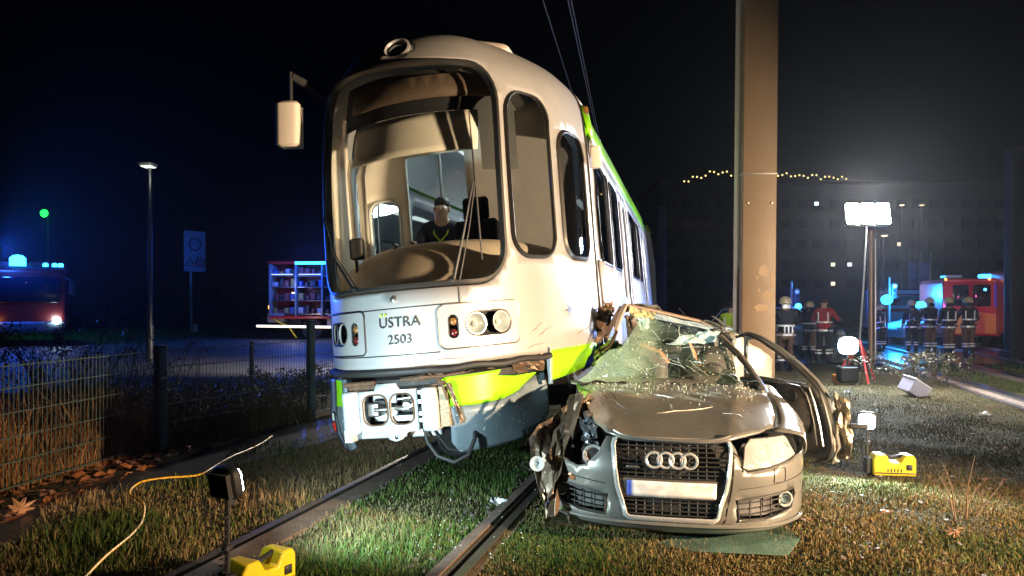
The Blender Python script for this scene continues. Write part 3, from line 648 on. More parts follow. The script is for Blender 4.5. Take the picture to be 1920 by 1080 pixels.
# grille
gr = MB(); ring(gr, sc_(grille_l, 1.0), SB(.008), .017, .03, .6); g_ = gr.build('grille_frame', M['chrome'], car)
patch('grille_backing', M['cardark'], car, grille_l, SB(-.09), (), .08)
def gx(z): return float(np.interp(z, [.215, .23, .40, .65, .70], [.27, .285, .335, .365, .335]))-.012
for zz in list(np.arange(.465, .70, .028))+list(np.arange(.24, .315, .024)):
    q = MB(); w_ = gx(zz); q.box((0, .022, zz), (.01, .01, .01)); q = MB()
    q.tube([SB(-.012)(x, zz) for x in np.linspace(-w_, w_, 12)], .0055, 4); q.build('grille_slat', mat('grille_grey', (.05, .048, .045), .35, .4), g_)
for xx in np.arange(-.33, .34, .055):
    for (z0, z1) in ((.45, .69), (.23, .32)):
        if abs(xx) < gx(z0 if z1 > .5 else z0): q = MB(); q.tube([SB(-.02)(xx, z0), SB(-.02)(xx, z1)], .0035, 4); q.build('grille_bar', mat('grille_grey', (.05, .048, .045), .35, .4), g_)
# plate holder band and plate
patch('plate_holder', mat('plate_holder_grey', (.11, .10, .09), .4, .3), car, [(-.328, .33), (.328, .33), (.347, .455), (-.347, .455)], SB(-.004), (), .06, solid=.02)
plate = patch('number_plate', None, car, rrect(-.275, .275, .345, .447, .01), SB(.006), (), .05, solid=.006)
pm = bpy.data.materials.new('blurred_plate'); pm.use_nodes = True; nt = pm.node_tree; b = nt.nodes['Principled BSDF']; tc = nt.nodes.new('ShaderNodeTexCoord')
nz = nt.nodes.new('ShaderNodeTexNoise'); nz.inputs['Scale'].default_value = 14; nz.inputs['Detail'].default_value = 0; nt.links.new(tc.outputs['Object'], nz.inputs[0])
cr = nt.nodes.new('ShaderNodeValToRGB'); cr.color_ramp.elements[0].color = (.62, .60, .57, 1); cr.color_ramp.elements[1].color = (.78, .76, .73, 1); cr.color_ramp.elements[0].position = .36; cr.color_ramp.elements[1].position = .56
nt.links.new(nz.outputs[0], cr.inputs[0]); sx = nt.nodes.new('ShaderNodeSeparateXYZ'); nt.links.new(tc.outputs['Object'], sx.inputs[0])
mr = nt.nodes.new('ShaderNodeMapRange'); mr.inputs[1].default_value = -.25; mr.inputs[2].default_value = -.225; nt.links.new(sx.outputs[0], mr.inputs[0])
mx = nt.nodes.new('ShaderNodeMix'); mx.data_type = 'RGBA'; mx.inputs[6].default_value = (.05, .10, .48, 1); nt.links.new(mr.outputs[0], mx.inputs[0]); nt.links.new(cr.outputs[0], mx.inputs[7]); nt.links.new(mx.outputs[2], b.inputs['Base Color']); b.inputs['Roughness'].default_value = .4
plate.data.materials.clear(); plate.data.materials.append(pm)
# four interlaced rings
for k in range(4):
    cx_ = -.108+k*.072; c = Vector((cx_, -.012, .585)); q = MB()
    q.tube([c+Vector((.047*math.cos(t), -.002*(1 if (k+(t > PI)) % 2 else -1), .047*math.sin(t))) for t in np.linspace(0, 2*PI, 32, endpoint=False)], .0085, 8, True); q.build('emblem_ring', M['chrome'], g_)
q = MB(); q.rbox((-.235, -.0, .535), (.085, .006, .014), .004, axis=1); q.build('side_badge', M['steel'], g_)
# fog lamp openings
for L, s in ((fogR, 1), (fogL, -1)):
    patch('vent_backing', M['cardark'], car, L, SB(-.07), (), .08)
    q = MB(); ring(q, L, SB(.003), .006, .04); vf = q.build('vent_frame', M['cardark'], car)
    for zz in (.255, .285, .315, .342):
        q = MB(); q.tube([SB(-.02)(s*a, zz+.03*(a-.43)) for a in np.linspace(.43, .76, 8)], .005, 4); q.build('vent_slat', M['cardark'], vf)
    for aa in (.5, .58, .66):
        q = MB(); q.tube([SB(-.022)(s*aa, .232), SB(-.022)(s*aa, .35)], .004, 4); q.build('vent_bar', M['cardark'], vf)
    c = SB(-.02)(s*.80, .315); q = MB(); q.lathe([(.03, -.05), (.042, .0), (.05, .006), (.05, .012), (.042, .012), (.03, -.01), (.0, -.03)], c, (R(90), 0, s*R(25)), 24); fl_ = q.build('fog_lamp', M['chrome'], car)
    q = MB(); q.lathe([(.041, 0), (.03, .008), (0, .012)], c, (R(90), 0, s*R(25)), 24); q.build('fog_lens', M['lens'], fl_)
# right headlight (whole)
HLo = [(.435, .545), (.47, .528), (.70, .555), (.93, .60), (1.0, .64), (.99, .70), (.88, .715), (.66, .71), (.50, .705), (.46, .66)]
def SH(off):
    f = SB(off)
    return lambda a, z: f(a, min(z, .66))+Vector((0, max(0, z-.60)*.55, max(0, z-.66)))
patch('headlight_bowl', mat('lamp_bowl_grey', (.22, .22, .22), .3, .6), car, HLo, SH(-.10), (), .06)
hlr = patch('headlight', mat('hazed_headlight_cover', (.62, .66, .66), .12, 0, .15, 12., alpha=.5, coat=.6), car, HLo, SH(.006), (), .05)
hq = MB(); ring(hq, HLo, SH(.004), .005, .04); hq.build('lamp_edge', M['cardark'], hlr)
for a_, r_ in ((.60, .062), (.78, .066), (.91, .04)):
    c = SH(-.05)(a_, .628); q = MB(); q.lathe([(.02, -.05), (r_*.7, -.03), (r_, .02), (r_*1.04, .024), (r_*.9, .02), (r_*.5, -.03)], c, (R(90), 0, R(22)), 24); q.ell(tuple(c+Vector((0, .01, 0))), (r_*.55, r_*.4, r_*.55)); q.build('reflector', M['chrome'], hlr)
# bonnet
from mathutils import noise as _nzz
_hn = _nzz.noise
def hood(x, y):
    ex = max(0, abs(x)-.33); t = (y-.1)/1.2
    z = .715+.205*(1-(1-min(1, t))**1.7)-.05*(ex/.4)**2*(1-.3*t)+.012*math.exp(-((abs(x)-(.36+.22*t))/.035)**2)
    z += .012*math.exp(-((x+.45)/.25)**2)*math.sin(y*9)+.004*_hn(Vector((x*4, y*3, 2)))-.008*math.exp(-((x*.8+y-1.0)/.05)**2-((x-.1)/.3)**2)-.009*max(0, _hn(Vector((x*3+5, y*2.4, 7)))-.1)
    return Vector((x, y, z))
hood_out = [(-.355, .07), (-.2, .045), (.2, .045), (.355, .07), (.42, .13), (.55, .24), (.66, .38), (.70, .55), (.725, .85), (.735, 1.15), (.73, 1.33), (.4, 1.37), (0, 1.38), (-.4, 1.37), (-.72, 1.30), (-.70, 1.12), (-.63, .85), (-.56, .55), (-.50, .30), (-.42, .13)]
patch('bonnet', CP, car, hood_out, hood, (), .05, solid=.015)
q = MB(); q.tube([hood(x, .045+.07*(abs(x)/.36)**3)+Vector((0, -.005, .004)) for x in np.linspace(-.36, .36, 20)], .014, 8, sq=.6); q.build('bonnet_chrome_edge', M['carpaint'], car)
for k, (xa, ya, xb, yb) in enumerate(((-.25, .95, .05, .80), (-.55, .9, -.3, .55), (-.6, 1.0, -.5, .6), (-.2, .92, -.14, .80), (-.1, .45, .3, .62), (.2, 1.1, .45, .9), (-.5, 1.1, -.35, .7), (-.45, 1.15, -.2, 1.0), (.35, .5, .5, .45))):
    q = MB(); q.tube([hood(xa+(xb-xa)*t/6, ya+(yb-ya)*t/6)+Vector((.006*math.sin(t*2), .006*math.cos(t*3), .0015)) for t in range(7)], [.0004, .002, .003, .0015, .003, .002, .0004], 4); q.build('scratch', mat('bare_scratch', (.55, .50, .42), .4, .5), car)
# right wing
rows = []
for y in np.linspace(.30, 1.75, 18):
    xi = float(np.interp(y, [.2, .38, .55, .85, 1.15, 1.35, 1.75], [.51, .665, .706, .731, .741, .737, .80])); zi = hood(min(xi, .73), min(y, 1.3)).z-.004 if y < 1.4 else hood(.73, 1.3).z-.004+.04*(y-1.35)
    xo = float(np.interp(y, [.2, .45, .7, .9, 1.75], [.83, .865, .915, .93, .935]))
    zb = .70+.01*y; zt = float(np.interp(y, [.3, .62, .70, .9, 1.0, 1.10, 1.28, 1.36, 1.75], [.60, .585, .62, .70, .71, .70, .62, .45, .25]))
    row = []
    for k in range(9):
        t = k/8
        if t <= .6: u_ = t/.6; row.append((xi+(xo-xi)*math.sin(u_*PI/2)**.9, y, zi-(zi-zb)*(1-math.cos(u_*PI/2))))
        else: u_ = (t-.6)/.4; row.append((xo+.012*math.sin(u_*PI), y, zb+(zt-zb)*u_ if zt < zb else zb-.005*u_))
    rows.append(row)
q = MB(); n = 9; q.add([p for r_ in rows for p in r_], [(j*n+k, j*n+k+1, (j+1)*n+k+1, (j+1)*n+k) for j in range(17) for k in range(8)]); q.build('right_wing', CP, car, solid=.008, ang=180)
# wheels
def carwheel(x, y, z, name='wheel', rot=0):
    q = MB(); q.lathe([(.20, -.10), (.28, -.11), (.315, -.09), (.32, 0), (.315, .09), (.28, .11), (.20, .10)], (x, y, z), (0, R(90), rot), 28); o = q.build(name, M['tyre'], car)
    q = MB(); q.lathe([(.0, -.07), (.06, -.08), (.20, -.09), (.205, 0), (.20, .09), (.06, .08), (0, .07)], (x, y, z), (0, R(90), rot), 20); q.build('rim', M['steel'], o)
carwheel(.78, 1.0, .31); carwheel(-.80, .95, .26, rot=R(18)); carwheel(.75, 3.4, .3)
# inner dark engine bay and body tub
q = MB(); q.box((0, .75, .42), (1.15, 1.1, .38)); q.box((.1, 1.25, .62), (1.3, .15, .4)); q.build('engine_bay', M['dark'], car)
q = MB(); q.box((.02, 2.4, .28), (1.35, 2.3, .18)); q.build('floor_pan', M['dark'], car)
# left wing: peeled up and outwards
wingm = speckle(mat('torn_wing_paint', (.22, .165, .12), .3, .65, .35, 6., .2, 14., coat=.4), .72, 50, (.5, .45, .35))
crumple('torn_wing', wingm, car, ((-.66, .30, .05), (-.80, .18, .52), (-.55, .75, .92), (-.72, .95, .60)), 12, 16, .03, 21, ridge=.014)
crumple('torn_wing', wingm, car, ((-.97, .30, .62), (-.80, .10, .20), (-.70, .15, .48), (-.62, .70, .92)), 10, 16, .028, 31, ridge=.014)
crumple('wing_fold', M['torn'], car, ((-.80, .12, .14), (-.74, .08, .18), (-.60, .50, .92), (-.70, .6, .90)), 5, 16, .03, 33)
crumple('torn_inner_arch', M['dark'], car, ((-.68, .45, .20), (-.45, .40, .30), (-.50, .70, .85), (-.75, .75, .80)), 8, 8, .05, 5)
for k, (c4, a_) in enumerate(((((-.60, .22, .50), (-.44, .15, .47), (-.42, .22, .60), (-.55, .30, .66)), .03), (((-.58, .30, .62), (-.46, .28, .68), (-.54, .45, .80), (-.62, .45, .76)), .03))):
    crumple('broken_headlight', mat('mirror_plastic', (.5, .52, .55), .15, .9), car, c4, 9, 9, .03, 41+k)
q = MB(); q.lathe([(.02, -.05), (.06, -.02), (.07, .02), (.06, .02), (.02, -.03)], (-.50, .20, .555), (R(80), R(15), 0), 20); q.build('lamp_reflector', M['chrome'], car)
q = MB(); q.lathe([(.02, -.04), (.045, -.01), (.05, .02), (.04, .02), (.0, -.03)], (-.86, .12, .50), (R(85), R(-15), 0), 18); q.build('lamp_reflector', M['chrome'], car)
crumple('broken_side_marker', mat('amber_dark', (.25, .09, .03), .3, .2), car, ((-.74, .24, .42), (-.62, .14, .40), (-.60, .15, .50), (-.74, .24, .53)), 5, 5, .012, 4)
for k in range(9):
    q = MB(); rg = random.Random(k); p = Vector((-.62+rg.uniform(-.08, .12), .35+rg.uniform(-.1, .2), .5+rg.uniform(-.2, .25))); pts = [p]
    for j in range(4): p = p+Vector((rg.uniform(-.08, .08), rg.uniform(-.06, .06), rg.uniform(-.09, .07))); pts.append(p)
    q.tube(pts, .008+.004*(k % 3), 5); q.build('loose_wire', M['rubber'] if k % 3 else M['steel'], car)
crumple('torn_green_smear', mat('green_smear', (.10, .22, .04), .4, .2, .4, 20.), car, ((-.70, 1.15, .88), (-.56, .85, .87), (-.60, .95, .89), (-.73, 1.32, .915)), 4, 4, .006, 2)
# ---- scuttle, windscreen, pillars
q = MB(); q.tube([Vector((x, 1.40+.02*math.sin(x*20), .905+.012*math.sin(x*31))) for x in np.linspace(-.78, .74, 30)], .022, 6, sq=.6); q.build('scuttle_panel', M['cardark'], car)
from mathutils import noise as _nz
def wsf(x, t):
    xl = float(np.interp(t, [0, .25, .6, 1], [-.78, -.60, -.40, -.22])); xr = float(np.interp(t, [0, .5, 1], [.72, .60, .44]))
    X = xl+(xr-xl)*x; z = .90+.475*t-.06*t*x; y = 1.36+.62*t+.10*math.sin(x*PI)
    nn = _nz.fractal(Vector((X*2.3, t*2.2, 3.1)), 1, 2, 3); am = float(np.interp(x, [0, .3, .6, 1], [.10, .16, .06, .03]))*min(1, t*4+.1)
    return Vector((X, y+nn*am, z+nn*am*.8+.06*math.exp(-((x-.12)/.15)**2)*t))
crk = bpy.data.materials.new('cracked_glass'); crk.use_nodes = True; nt = crk.node_tree; b = nt.nodes['Principled BSDF']; tc = nt.nodes.new('ShaderNodeTexCoord')
b.inputs['Base Color'].default_value = (.30, .47, .36, 1); b.inputs['Roughness'].default_value = .35
def vor(scale, feat='DISTANCE_TO_EDGE', thr=.02, warp=.0):
    v = nt.nodes.new('ShaderNodeTexVoronoi'); v.feature = feat; v.inputs['Scale'].default_value = scale; v.inputs['Randomness'].default_value = 1
    nt.links.new(tc.outputs['Object'], v.inputs['Vector'])
    m_ = nt.nodes.new('ShaderNodeMapRange'); m_.inputs[1].default_value = 0; m_.inputs[2].default_value = thr; m_.inputs[3].default_value = 1; m_.inputs[4].default_value = 0
    nt.links.new(v.outputs['Distance'], m_.inputs[0]); return m_
a1 = vor(9, thr=.025); a2 = vor(38, thr=.10)
nzn = nt.nodes.new('ShaderNodeTexNoise'); nzn.inputs['Scale'].default_value = 5; nzn.inputs['Detail'].default_value = 6; nt.links.new(tc.outputs['Object'], nzn.inputs[0])
sx = nt.nodes.new('ShaderNodeSeparateXYZ'); nt.links.new(tc.outputs['Object'], sx.inputs[0])
lft = nt.nodes.new('ShaderNodeMapRange'); lft.inputs[1].default_value = -.02; lft.inputs[2].default_value = -.35; nt.links.new(sx.outputs[0], lft.inputs[0])
frost = nt.nodes.new('ShaderNodeMath'); frost.operation = 'MULTIPLY_ADD'; nt.links.new(lft.outputs[0], frost.inputs[0]); frost.inputs[1].default_value = .75
nm = nt.nodes.new('ShaderNodeMapRange'); nm.inputs[1].default_value = .42; nm.inputs[2].default_value = .72; nm.inputs[3].default_value = .02; nm.inputs[4].default_value = .24; nt.links.new(nzn.outputs[0], nm.inputs[0]); nt.links.new(nm.outputs[0], frost.inputs[2])
m1 = nt.nodes.new('ShaderNodeMath'); m1.operation = 'MAXIMUM'; nt.links.new(a1.outputs[0], m1.inputs[0])
a2m = nt.nodes.new('ShaderNodeMath'); a2m.operation = 'MULTIPLY'; nt.links.new(a2.outputs[0], a2m.inputs[0]); nt.links.new(frost.outputs[0], a2m.inputs[1]); nt.links.new(a2m.outputs[0], m1.inputs[1])
m2 = nt.nodes.new('ShaderNodeMath'); m2.operation = 'MULTIPLY_ADD'; m2.use_clamp = True; nt.links.new(frost.outputs[0], m2.inputs[0]); m2.inputs[1].default_value = .62
m1b = nt.nodes.new('ShaderNodeMath'); m1b.operation = 'MULTIPLY'; m1b.inputs[1].default_value = .36; nt.links.new(m1.outputs[0], m1b.inputs[0]); nt.links.new(m1b.outputs[0], m2.inputs[2])
nt.links.new(m2.outputs[0], b.inputs['Alpha'])
bp = nt.nodes.new('ShaderNodeBump'); bp.inputs['Strength'].default_value = .6; bp.inputs['Distance'].default_value = .004; nt.links.new(m1.outputs[0], bp.inputs['Height']); nt.links.new(bp.outputs[0], b.inputs['Normal'])
patch('shattered_windscreen', crk, car, [(0, 0), (1, 0), (1, 1), (.86, .93), (.7, 1.0), (.5, .90), (.34, 1.02), (.2, .97), (0, 1)], wsf, (), .035)
# right pillar running back from the wing
q = MB(); q.tube([(.735, 1.28, .875), (.715, 1.42, .935), (.66, 1.62, 1.05), (.59, 1.82, 1.155), (.47, 1.98, 1.28)], [.03, .028, .024, .022, .022], 8); q.build('front_pillar', CP, car)
q = MB(); q.tube([(.70, 1.36, .93), (.62, 1.62, 1.075), (.44, 1.95, 1.28)], .014, 6); q.build('windscreen_seal', M['seal'], car)
# peeled roof: header beam, torn post, lining, shards
hb = MB(); hp = [(-.34, 2.05, 1.545), (-.12, 2.06, 1.50), (.10, 2.08, 1.45), (.30, 2.10, 1.405), (.42, 2.08, 1.355), (.52, 2.04, 1.33)]
hb.tube(hp, [.030, .034, .032, .030, .028, .02], 8, sq=.6); hb.build('roof_header', mat('torn_header_paint', (.50, .36, .27), .45, .4, .35, 14., .3, 40.), car)
crumple('torn_foam', mat('yellow_foam', (.55, .46, .24), .9, 0, .4, 20., .6, 50.), car, ((-.33, 2.02, 1.53), (-.10, 2.03, 1.48), (-.11, 2.03, 1.42), (-.32, 2.02, 1.44)), 10, 6, .022, 2)
crumple('roof_panel', CP, car, ((-.38, 2.06, 1.56), (.50, 2.06, 1.35), (.70, 2.9, 1.20), (-.30, 3.0, 1.44)), 16, 16, .05, 9, smooth=True)
crumple('roof_lining', M['carin'], car, ((-.30, 2.10, 1.49), (.42, 2.10, 1.34), (.46, 2.55, 1.16), (-.24, 2.55, 1.24)), 10, 8, .02, 6)
shm = mat('pale_airbag_cloth', (.42, .60, .62), .6, 0, .2, 10.)
crumple('curtain_airbag', shm, car, ((-.30, 2.03, 1.46), (-.14, 2.05, 1.45), (-.16, 2.02, 1.33), (-.26, 2.0, 1.32)), 6, 6, .015, 3)
crumple('curtain_airbag', shm, car, ((.22, 2.03, 1.30), (.46, 2.0, 1.33), (.42, 1.96, 1.22), (.0, 1.94, 1.20)), 8, 6, .02, 5)
crumple('header_lining_strip', mat('blue_grey_lining', (.25, .32, .36), .6), car, ((-.10, 2.04, 1.475), (.42, 2.06, 1.36), (.40, 2.06, 1.33), (-.12, 2.04, 1.43)), 12, 3, .01, 7)
q = MB(); q.tube([(-.36, 2.04, 1.55), (-.40, 1.98, 1.45), (-.44, 1.95, 1.32)], [.03, .028, .024], 7, sq=.6); q.build('torn_pillar', mat('torn_header_paint', (1, 1, 1)), car)
q = MB(); q.tube([(-.40, 2.10, 1.53), (-.46, 2.06, 1.42), (-.52, 2.02, 1.28)], [.035, .035, .03], 7, sq=.5); q.build('torn_pillar', M['torn'], car)
crumple('pillar_lining', M['carin2'], car, ((-.36, 2.0, 1.45), (-.28, 2.0, 1.45), (-.20, 1.94, 1.26), (-.34, 1.94, 1.26)), 5, 8, .02, 12)
for k in range(7):
    rg = random.Random(40+k); p = Vector((.50+rg.uniform(-.04, .06), 2.04, 1.33+rg.uniform(-.02, .05))); d = Vector((rg.uniform(-.12, .10), rg.uniform(-.05, .05), rg.uniform(-.04, .09)))
    q = MB(); q.tube([p, p+d*.5+Vector((0, 0, .01)), p+d], [.012, .01, .006], 5); q.build('torn_metal_finger', M['steel'], car)
q = MB(); q.tube([(.20, 2.3, 1.43), (.12, 2.35, 1.52)], .006, 5); q.build('aerial', M['dark'], car)
# interior
q = MB(); q.rbox((0, 1.78, .86), (1.24, .42, .12), .05, (R(-6), 0, 0)); q.rbox((.38, 1.74, .93), (.40, .3, .09), .05); q.rbox((0, 1.85, .7), (1.25, .2, .35), .06); q.build('dashboard', M['carin'], car, bevel=.02)
q = MB(); c = Vector((.40, 1.98, .98)); q.tube([c+Vector((.18*math.cos(t), .06*math.sin(t), .17*math.sin(t))) for t in np.linspace(0, 2*PI, 28, endpoint=False)], .016, 8, True); q.ell(tuple(c), (.09, .03, .07)); q.tube([c+Vector((-.17, 0, 0)), c+Vector((.17, 0, 0))], .016, 6); q.build('steering_wheel', M['cardark'], car)
for s in (-.22, .38):
    q = MB(); q.rbox((s, 2.55, .80), (.50, .16, .72), .1, (R(-14), 0, 0)); q.rbox((s, 2.70, 1.20), (.26, .11, .17), .05, (R(-14), 0, 0)); q.rbox((s, 2.25, .50), (.50, .55, .16), .08); q.build('front_seat', M['carin'], car, bevel=.03)
q = MB(); q.tube([(.20, 1.95, 1.22), (.25, 1.92, 1.10), (.32, 1.86, .98)], [.022, .035, .03], 7, sq=.4); q.build('tan_trim_strip', mat('tan_trim', (.38, .22, .12), .6), car)
q = MB(); q.tube([(-.22, 1.9, 1.20), (-.05, 1.82, 1.14), (.02, 1.80, 1.05)], [.05, .035, .03], 7, sq=.4); q.build('torn_tan_trim', mat('tan_trim', (.38, .22, .12), .6), car)
q = MB(); q.rbox((.02, 1.92, 1.16), (.22, .03, .06), .02, (0, R(-8), 0)); q.build('inner_mirror', M['cardark'], car)
# loose glass crumbs on the dashboard and bonnet
def crumbs(name, pts, s, m, parent=None, label=None):
    q = MB(); rg = random.Random(len(pts))
    for p in pts:
        r = s*rg.uniform(.4, 1.3); q.box(p, (r, r*rg.uniform(.5, 1), r*.6), (rg.uniform(0, 3), rg.uniform(0, 3), rg.uniform(0, 3)))
    return kind(q.build(name, m, parent, smooth=False), 'stuff')
glassbit = mat('glass_crumb', (.60, .72, .68), .15)
rg = random.Random(5); pts = []
for k in range(300):
    x = rg.uniform(-.62, .66); y = 1.36-abs(rg.gauss(0, .28)); 
    if y > .12: pts.append(tuple(hood(x, y)+Vector((0, 0, .005))))
crumbs('bonnet_glass_crumbs', pts, .006, glassbit, car)
pts = [tuple(wsf(rg.random(), rg.random())+Vector((0, -.012, .005))) for _ in range(130)]
crumbs('windscreen_crumbs', pts, .008, glassbit, car)
q = MB()
for k in range(18):
    p = wsf(rg.uniform(.25, 1), rg.uniform(.05, .9)); pts = [p]; d = Vector((rg.uniform(-1, 1), rg.uniform(-.4, 0), rg.uniform(-1, 1))).normalized()*.03
    for j in range(5): d = d+Vector((rg.uniform(-1, 1), rg.uniform(-.5, .3), rg.uniform(-1, 1)))*.012; p = p+d; pts.append(p)
    q.tube(pts, .0018, 3)
kind(q.build('glass_fibres', glassbit, car), 'stuff')
# rear body (hidden behind the windscreen, pole and door)
crumple('left_body_side', CP, car, ((-.66, 1.4, .25), (-.55, 3.6, .35), (-.50, 3.6, .9), (-.70, 1.4, .9)), 16, 8, .05, 51, smooth=True)
q = MB(); q.prism([(3.0, .3), (4.3, .35), (4.35, .8), (4.1, .98), (3.0, 1.0)], -.45, .62, 'yz'); q.build('rear_body', CP, car, bevel=.05)
crumple('right_rear_quarter', mat('silver_crumpled_panel', (.60, .64, .60), .3, .4, .2, 4., coat=.5), car, ((.62, 2.8, .72), (1.03, 3.0, .70), (1.07, 3.0, 1.02), (.66, 2.8, 1.30)), 8, 8, .025, 61, smooth=True)
# ---- torn-out door, turned so that its lining faces the camera
door = bpy.data.objects.new('torn_door', None)
def DW(u, v, Y): # point in the world -> car space
    return car.matrix_basis.inverted() @ P(u, v, Y)
dA = DW(1392, 640, 6.75); dB = DW(1558, 855, 5.95)
dx = Vector((dB.x-dA.x, dB.y-dA.y, 0)); DL = dx.length; dx.normalize(); dn = Vector((dx.y, -dx.x, 0))   # dn points to the camera
z0 = dB.z
def SD(off=0, bow=.10):
    def f(x, z):
        t = x/DL; return Vector((dA.x, dA.y, 0))+dx*x+Vector((0, 0, z))+dn*(off-bow*4*(t*(1-t)-.25)*0+.05*math.sin(t*PI))
    return f
dtop = [(-.05, 1.28), (.06, 1.29), (.20, 1.255), (.38, 1.17), (.56, 1.05), (.68, .95), (.76, .86)]
dlow = [(.80, .74), (.84, .58), (.86, .42), (.83, .32), (.74, .285), (.4, .30), (.0, .32)]
k_ = DL/.84
dtop = [(x*k_, z) for x, z in dtop]; dlow = [(x*k_, z) for x, z in dlow]
outer = dtop+dlow+[(-.05*k_, .32)]
wloop = [(-.02, .93), (.0, 1.23), (.07, 1.245), (.19, 1.215), (.36, 1.13), (.53, 1.01), (.62, .92), (.60, .90)]; wloop = [(x*k_, z) for x, z in wloop]
ds = patch('door_skin', CP, car, outer, SD(-.07), [wloop], .05, solid=.02)
patch('door_lining', M['carin'], car, [(x*k_, z) for x, z in [(-.03, .90), (.60, .88), (.70, .76), (.755, .58), (.78, .42), (.74, .34), (.4, .34), (.0, .36)]], SD(.0), (), .06, solid=.03)
q = MB(); q.tube([SD(.012)(*p) for p in dens([(-.06*k_, 1.26)]+dtop[1:]+dlow[:5], .04, False)], .018, 8, sq=.8); q.build('door_frame_seal', M['seal'], car)
q = MB(); q.tube([SD(.03)(x*k_, z) for x, z in ((.69, .88), (.735, .76), (.775, .58), (.80, .42))], .008, 6); q.tube([SD(.03)(x*k_, z) for x, z in ((.665, .84), (.70, .74), (.735, .58), (.755, .42))], .006, 6); q.build('door_edge_trim', M['chrome'], car)
q = MB(); q.tube([SD(-.03)(x*k_, z) for x, z in ((-.05, 1.285), (.06, 1.30), (.20, 1.27), (.40, 1.18), (.58, 1.06), (.72, .93), (.80, .80), (.85, .62), (.88, .42), (.84, .29), (.4, .28))], .018, 8, sq=.9); q.build('door_outer_edge', CP, car)
dl = bpy.data.objects
lin = MB(); lin.rbox(tuple(SD(.055)(.13*k_, .84)), (.16, .03, .035), .012, (0, 0, math.atan2(dx.y, dx.x))); lin.build('inner_handle', M['steel'], car)
q = MB(); q.tube([SD(.06)(x*k_, z) for x, z in ((.0, .76), (.15, .755), (.3, .74), (.40, .79))], [.03, .035, .03, .02], 8, sq=.7); q.build('armrest', M['carin2'], car)
patch('speaker_pod', mat('speaker_pod_grey', (.09, .08, .075), .5), car, [(x*k_, z) for x, z in ((.40, .80), (.50, .90), (.60, .885), (.68, .76), (.71, .60), (.68, .50), (.55, .56), (.46, .68))], SD(.035), (), .05, solid=.03)
q = MB(); c = SD(.04)(.56*k_, .80); dr = Euler((R(90), 0, math.atan2(dx.y, dx.x))); q.lathe([(.052, -.01), (.052, .006), (.045, .012), (.038, .004), (0, -.004)], c, dr, 24); q.build('tweeter', M['cardark'], car)
q = MB(); q.rbox(tuple(SD(.03)(.35*k_, .45)), (.5, .05, .18), .04, (0, 0, math.atan2(dx.y, dx.x))); q.build('door_pocket', M['carin'], car, bevel=.015)
crumple('crumpled_foil_skin', mat('bare_torn_metal', (.62, .55, .42), .35, .7, .4, 9., .4, 30.), car, (SD(-.03)(.84*k_, .86), SD(-.07)(.93*k_, .80), SD(-.07)(.96*k_, .36), SD(-.03)(.85*k_, .30)), 8, 20, .03, 71)
q = MB(); q.rbox(tuple(SD(-.09)(.99*k_, .60)), (.14, .03, .035), .01); q.build('door_hinge', M['cardark'], car)
# ================================================ GROUND
def sheet(name, pts, z, m, st=None):
    me = bpy.data.meshes.new(name); me.from_pydata([(x, y, z) for x, y in pts], [], [tuple(range(len(pts)))]); me.update()
    if me.polygons[0].normal.z < 0: me.flip_normals()
    return kind(link(name, me, m, smooth=False), 'structure')
soil = mat('soil_and_thatch', (.075, .055, .030), .9, 0, 0, 3., .9, 26., col2=(.030, .032, .014), bdist=.03, spec=.04)
sheet('ground', [(-300, -60), (300, -60), (300, 400), (-300, 400)], 0, soil)
asph = mat('wet_asphalt', (.05, .05, .052), .32, 0, .4, 1.2, .5, 60., bdist=.006)
asphd = mat('pale_worn_asphalt', (.10, .095, .085), .6, 0, .4, 1.0, .5, 50., bdist=.006)
sheet('parking_road', [(-60, 13.5), (-4.0, 13.0), (-2.0, 17.0), (-1.5, 45), (-60, 55)], .004, asphd)
wet = mat('puddled_paving', (.045, .045, .05), .12, 0, .3, .8, .35, 9., bdist=.02)
sheet('station_plaza', [(5.0, 19.8), (60, 17.5), (60, 60), (6, 60)], .004, wet)
def TL(c, t): return (-2.31*1/.9665+0+c/.9665*1+t*.2668, t)      # lateral offset c from the tram track centre, at depth t
def tl(c, y): return ((c)/.9665+.2668*y, y)
CT = -2.19
# trodden path by the fence
sheet('fence_path', [(-4.0, 4.2), (-3.3, 4.2), (-3.05, 6.3), (-2.45, 7.6), (-1.9, 9.0), (-1.0, 12), (-1.7, 12.2), (-2.75, 9.4), (-3.35, 7.6), (-3.75, 6.2)], .004, asph)
# rails: railhead, groove and the strip of filler beside it
railm = mat('worn_rail_steel', (.22, .19, .16), .35, .8, .35, 12., .2, 60.)
fill = mat('rail_filler', (.15, .10, .07), .75, 0, .4, 8., .5, 70.)
def rail(c, side, y0, y1, lab_, wetr=False, grp=None, fw=.30):
    r = thing('tram_rail', lab_, 'rail', (0, 0, 0), group=grp)
    def strip(a, b, za, zb, nm, m_):
        q = MB(); n_ = 14; vs = []
        for k in range(n_+1):
            y = y0+(y1-y0)*k/n_
            vs += [(*tl(a, y), 0), (*tl(a, y), za), (*tl(b, y), zb), (*tl(b, y), 0)]
        q.add(vs, [(4*k+j, 4*k+j+1, 4*k+j+5, 4*k+j+4) for k in range(n_) for j in range(3)]); return q.build(nm, m_, r, ang=20)
    s = side
    strip(c, c-s*.058, .030, .030, 'rail_head', railm)
    strip(c-s*.10, c-s*.125, .026, .026, 'guard_flange', railm)
    strip(c-s*.128, c-s*fw, .040, .030, 'filler_strip', fill)
    strip(c+s*.004, c+s*.05, .014, .008, 'filler_strip', fill)
    return r
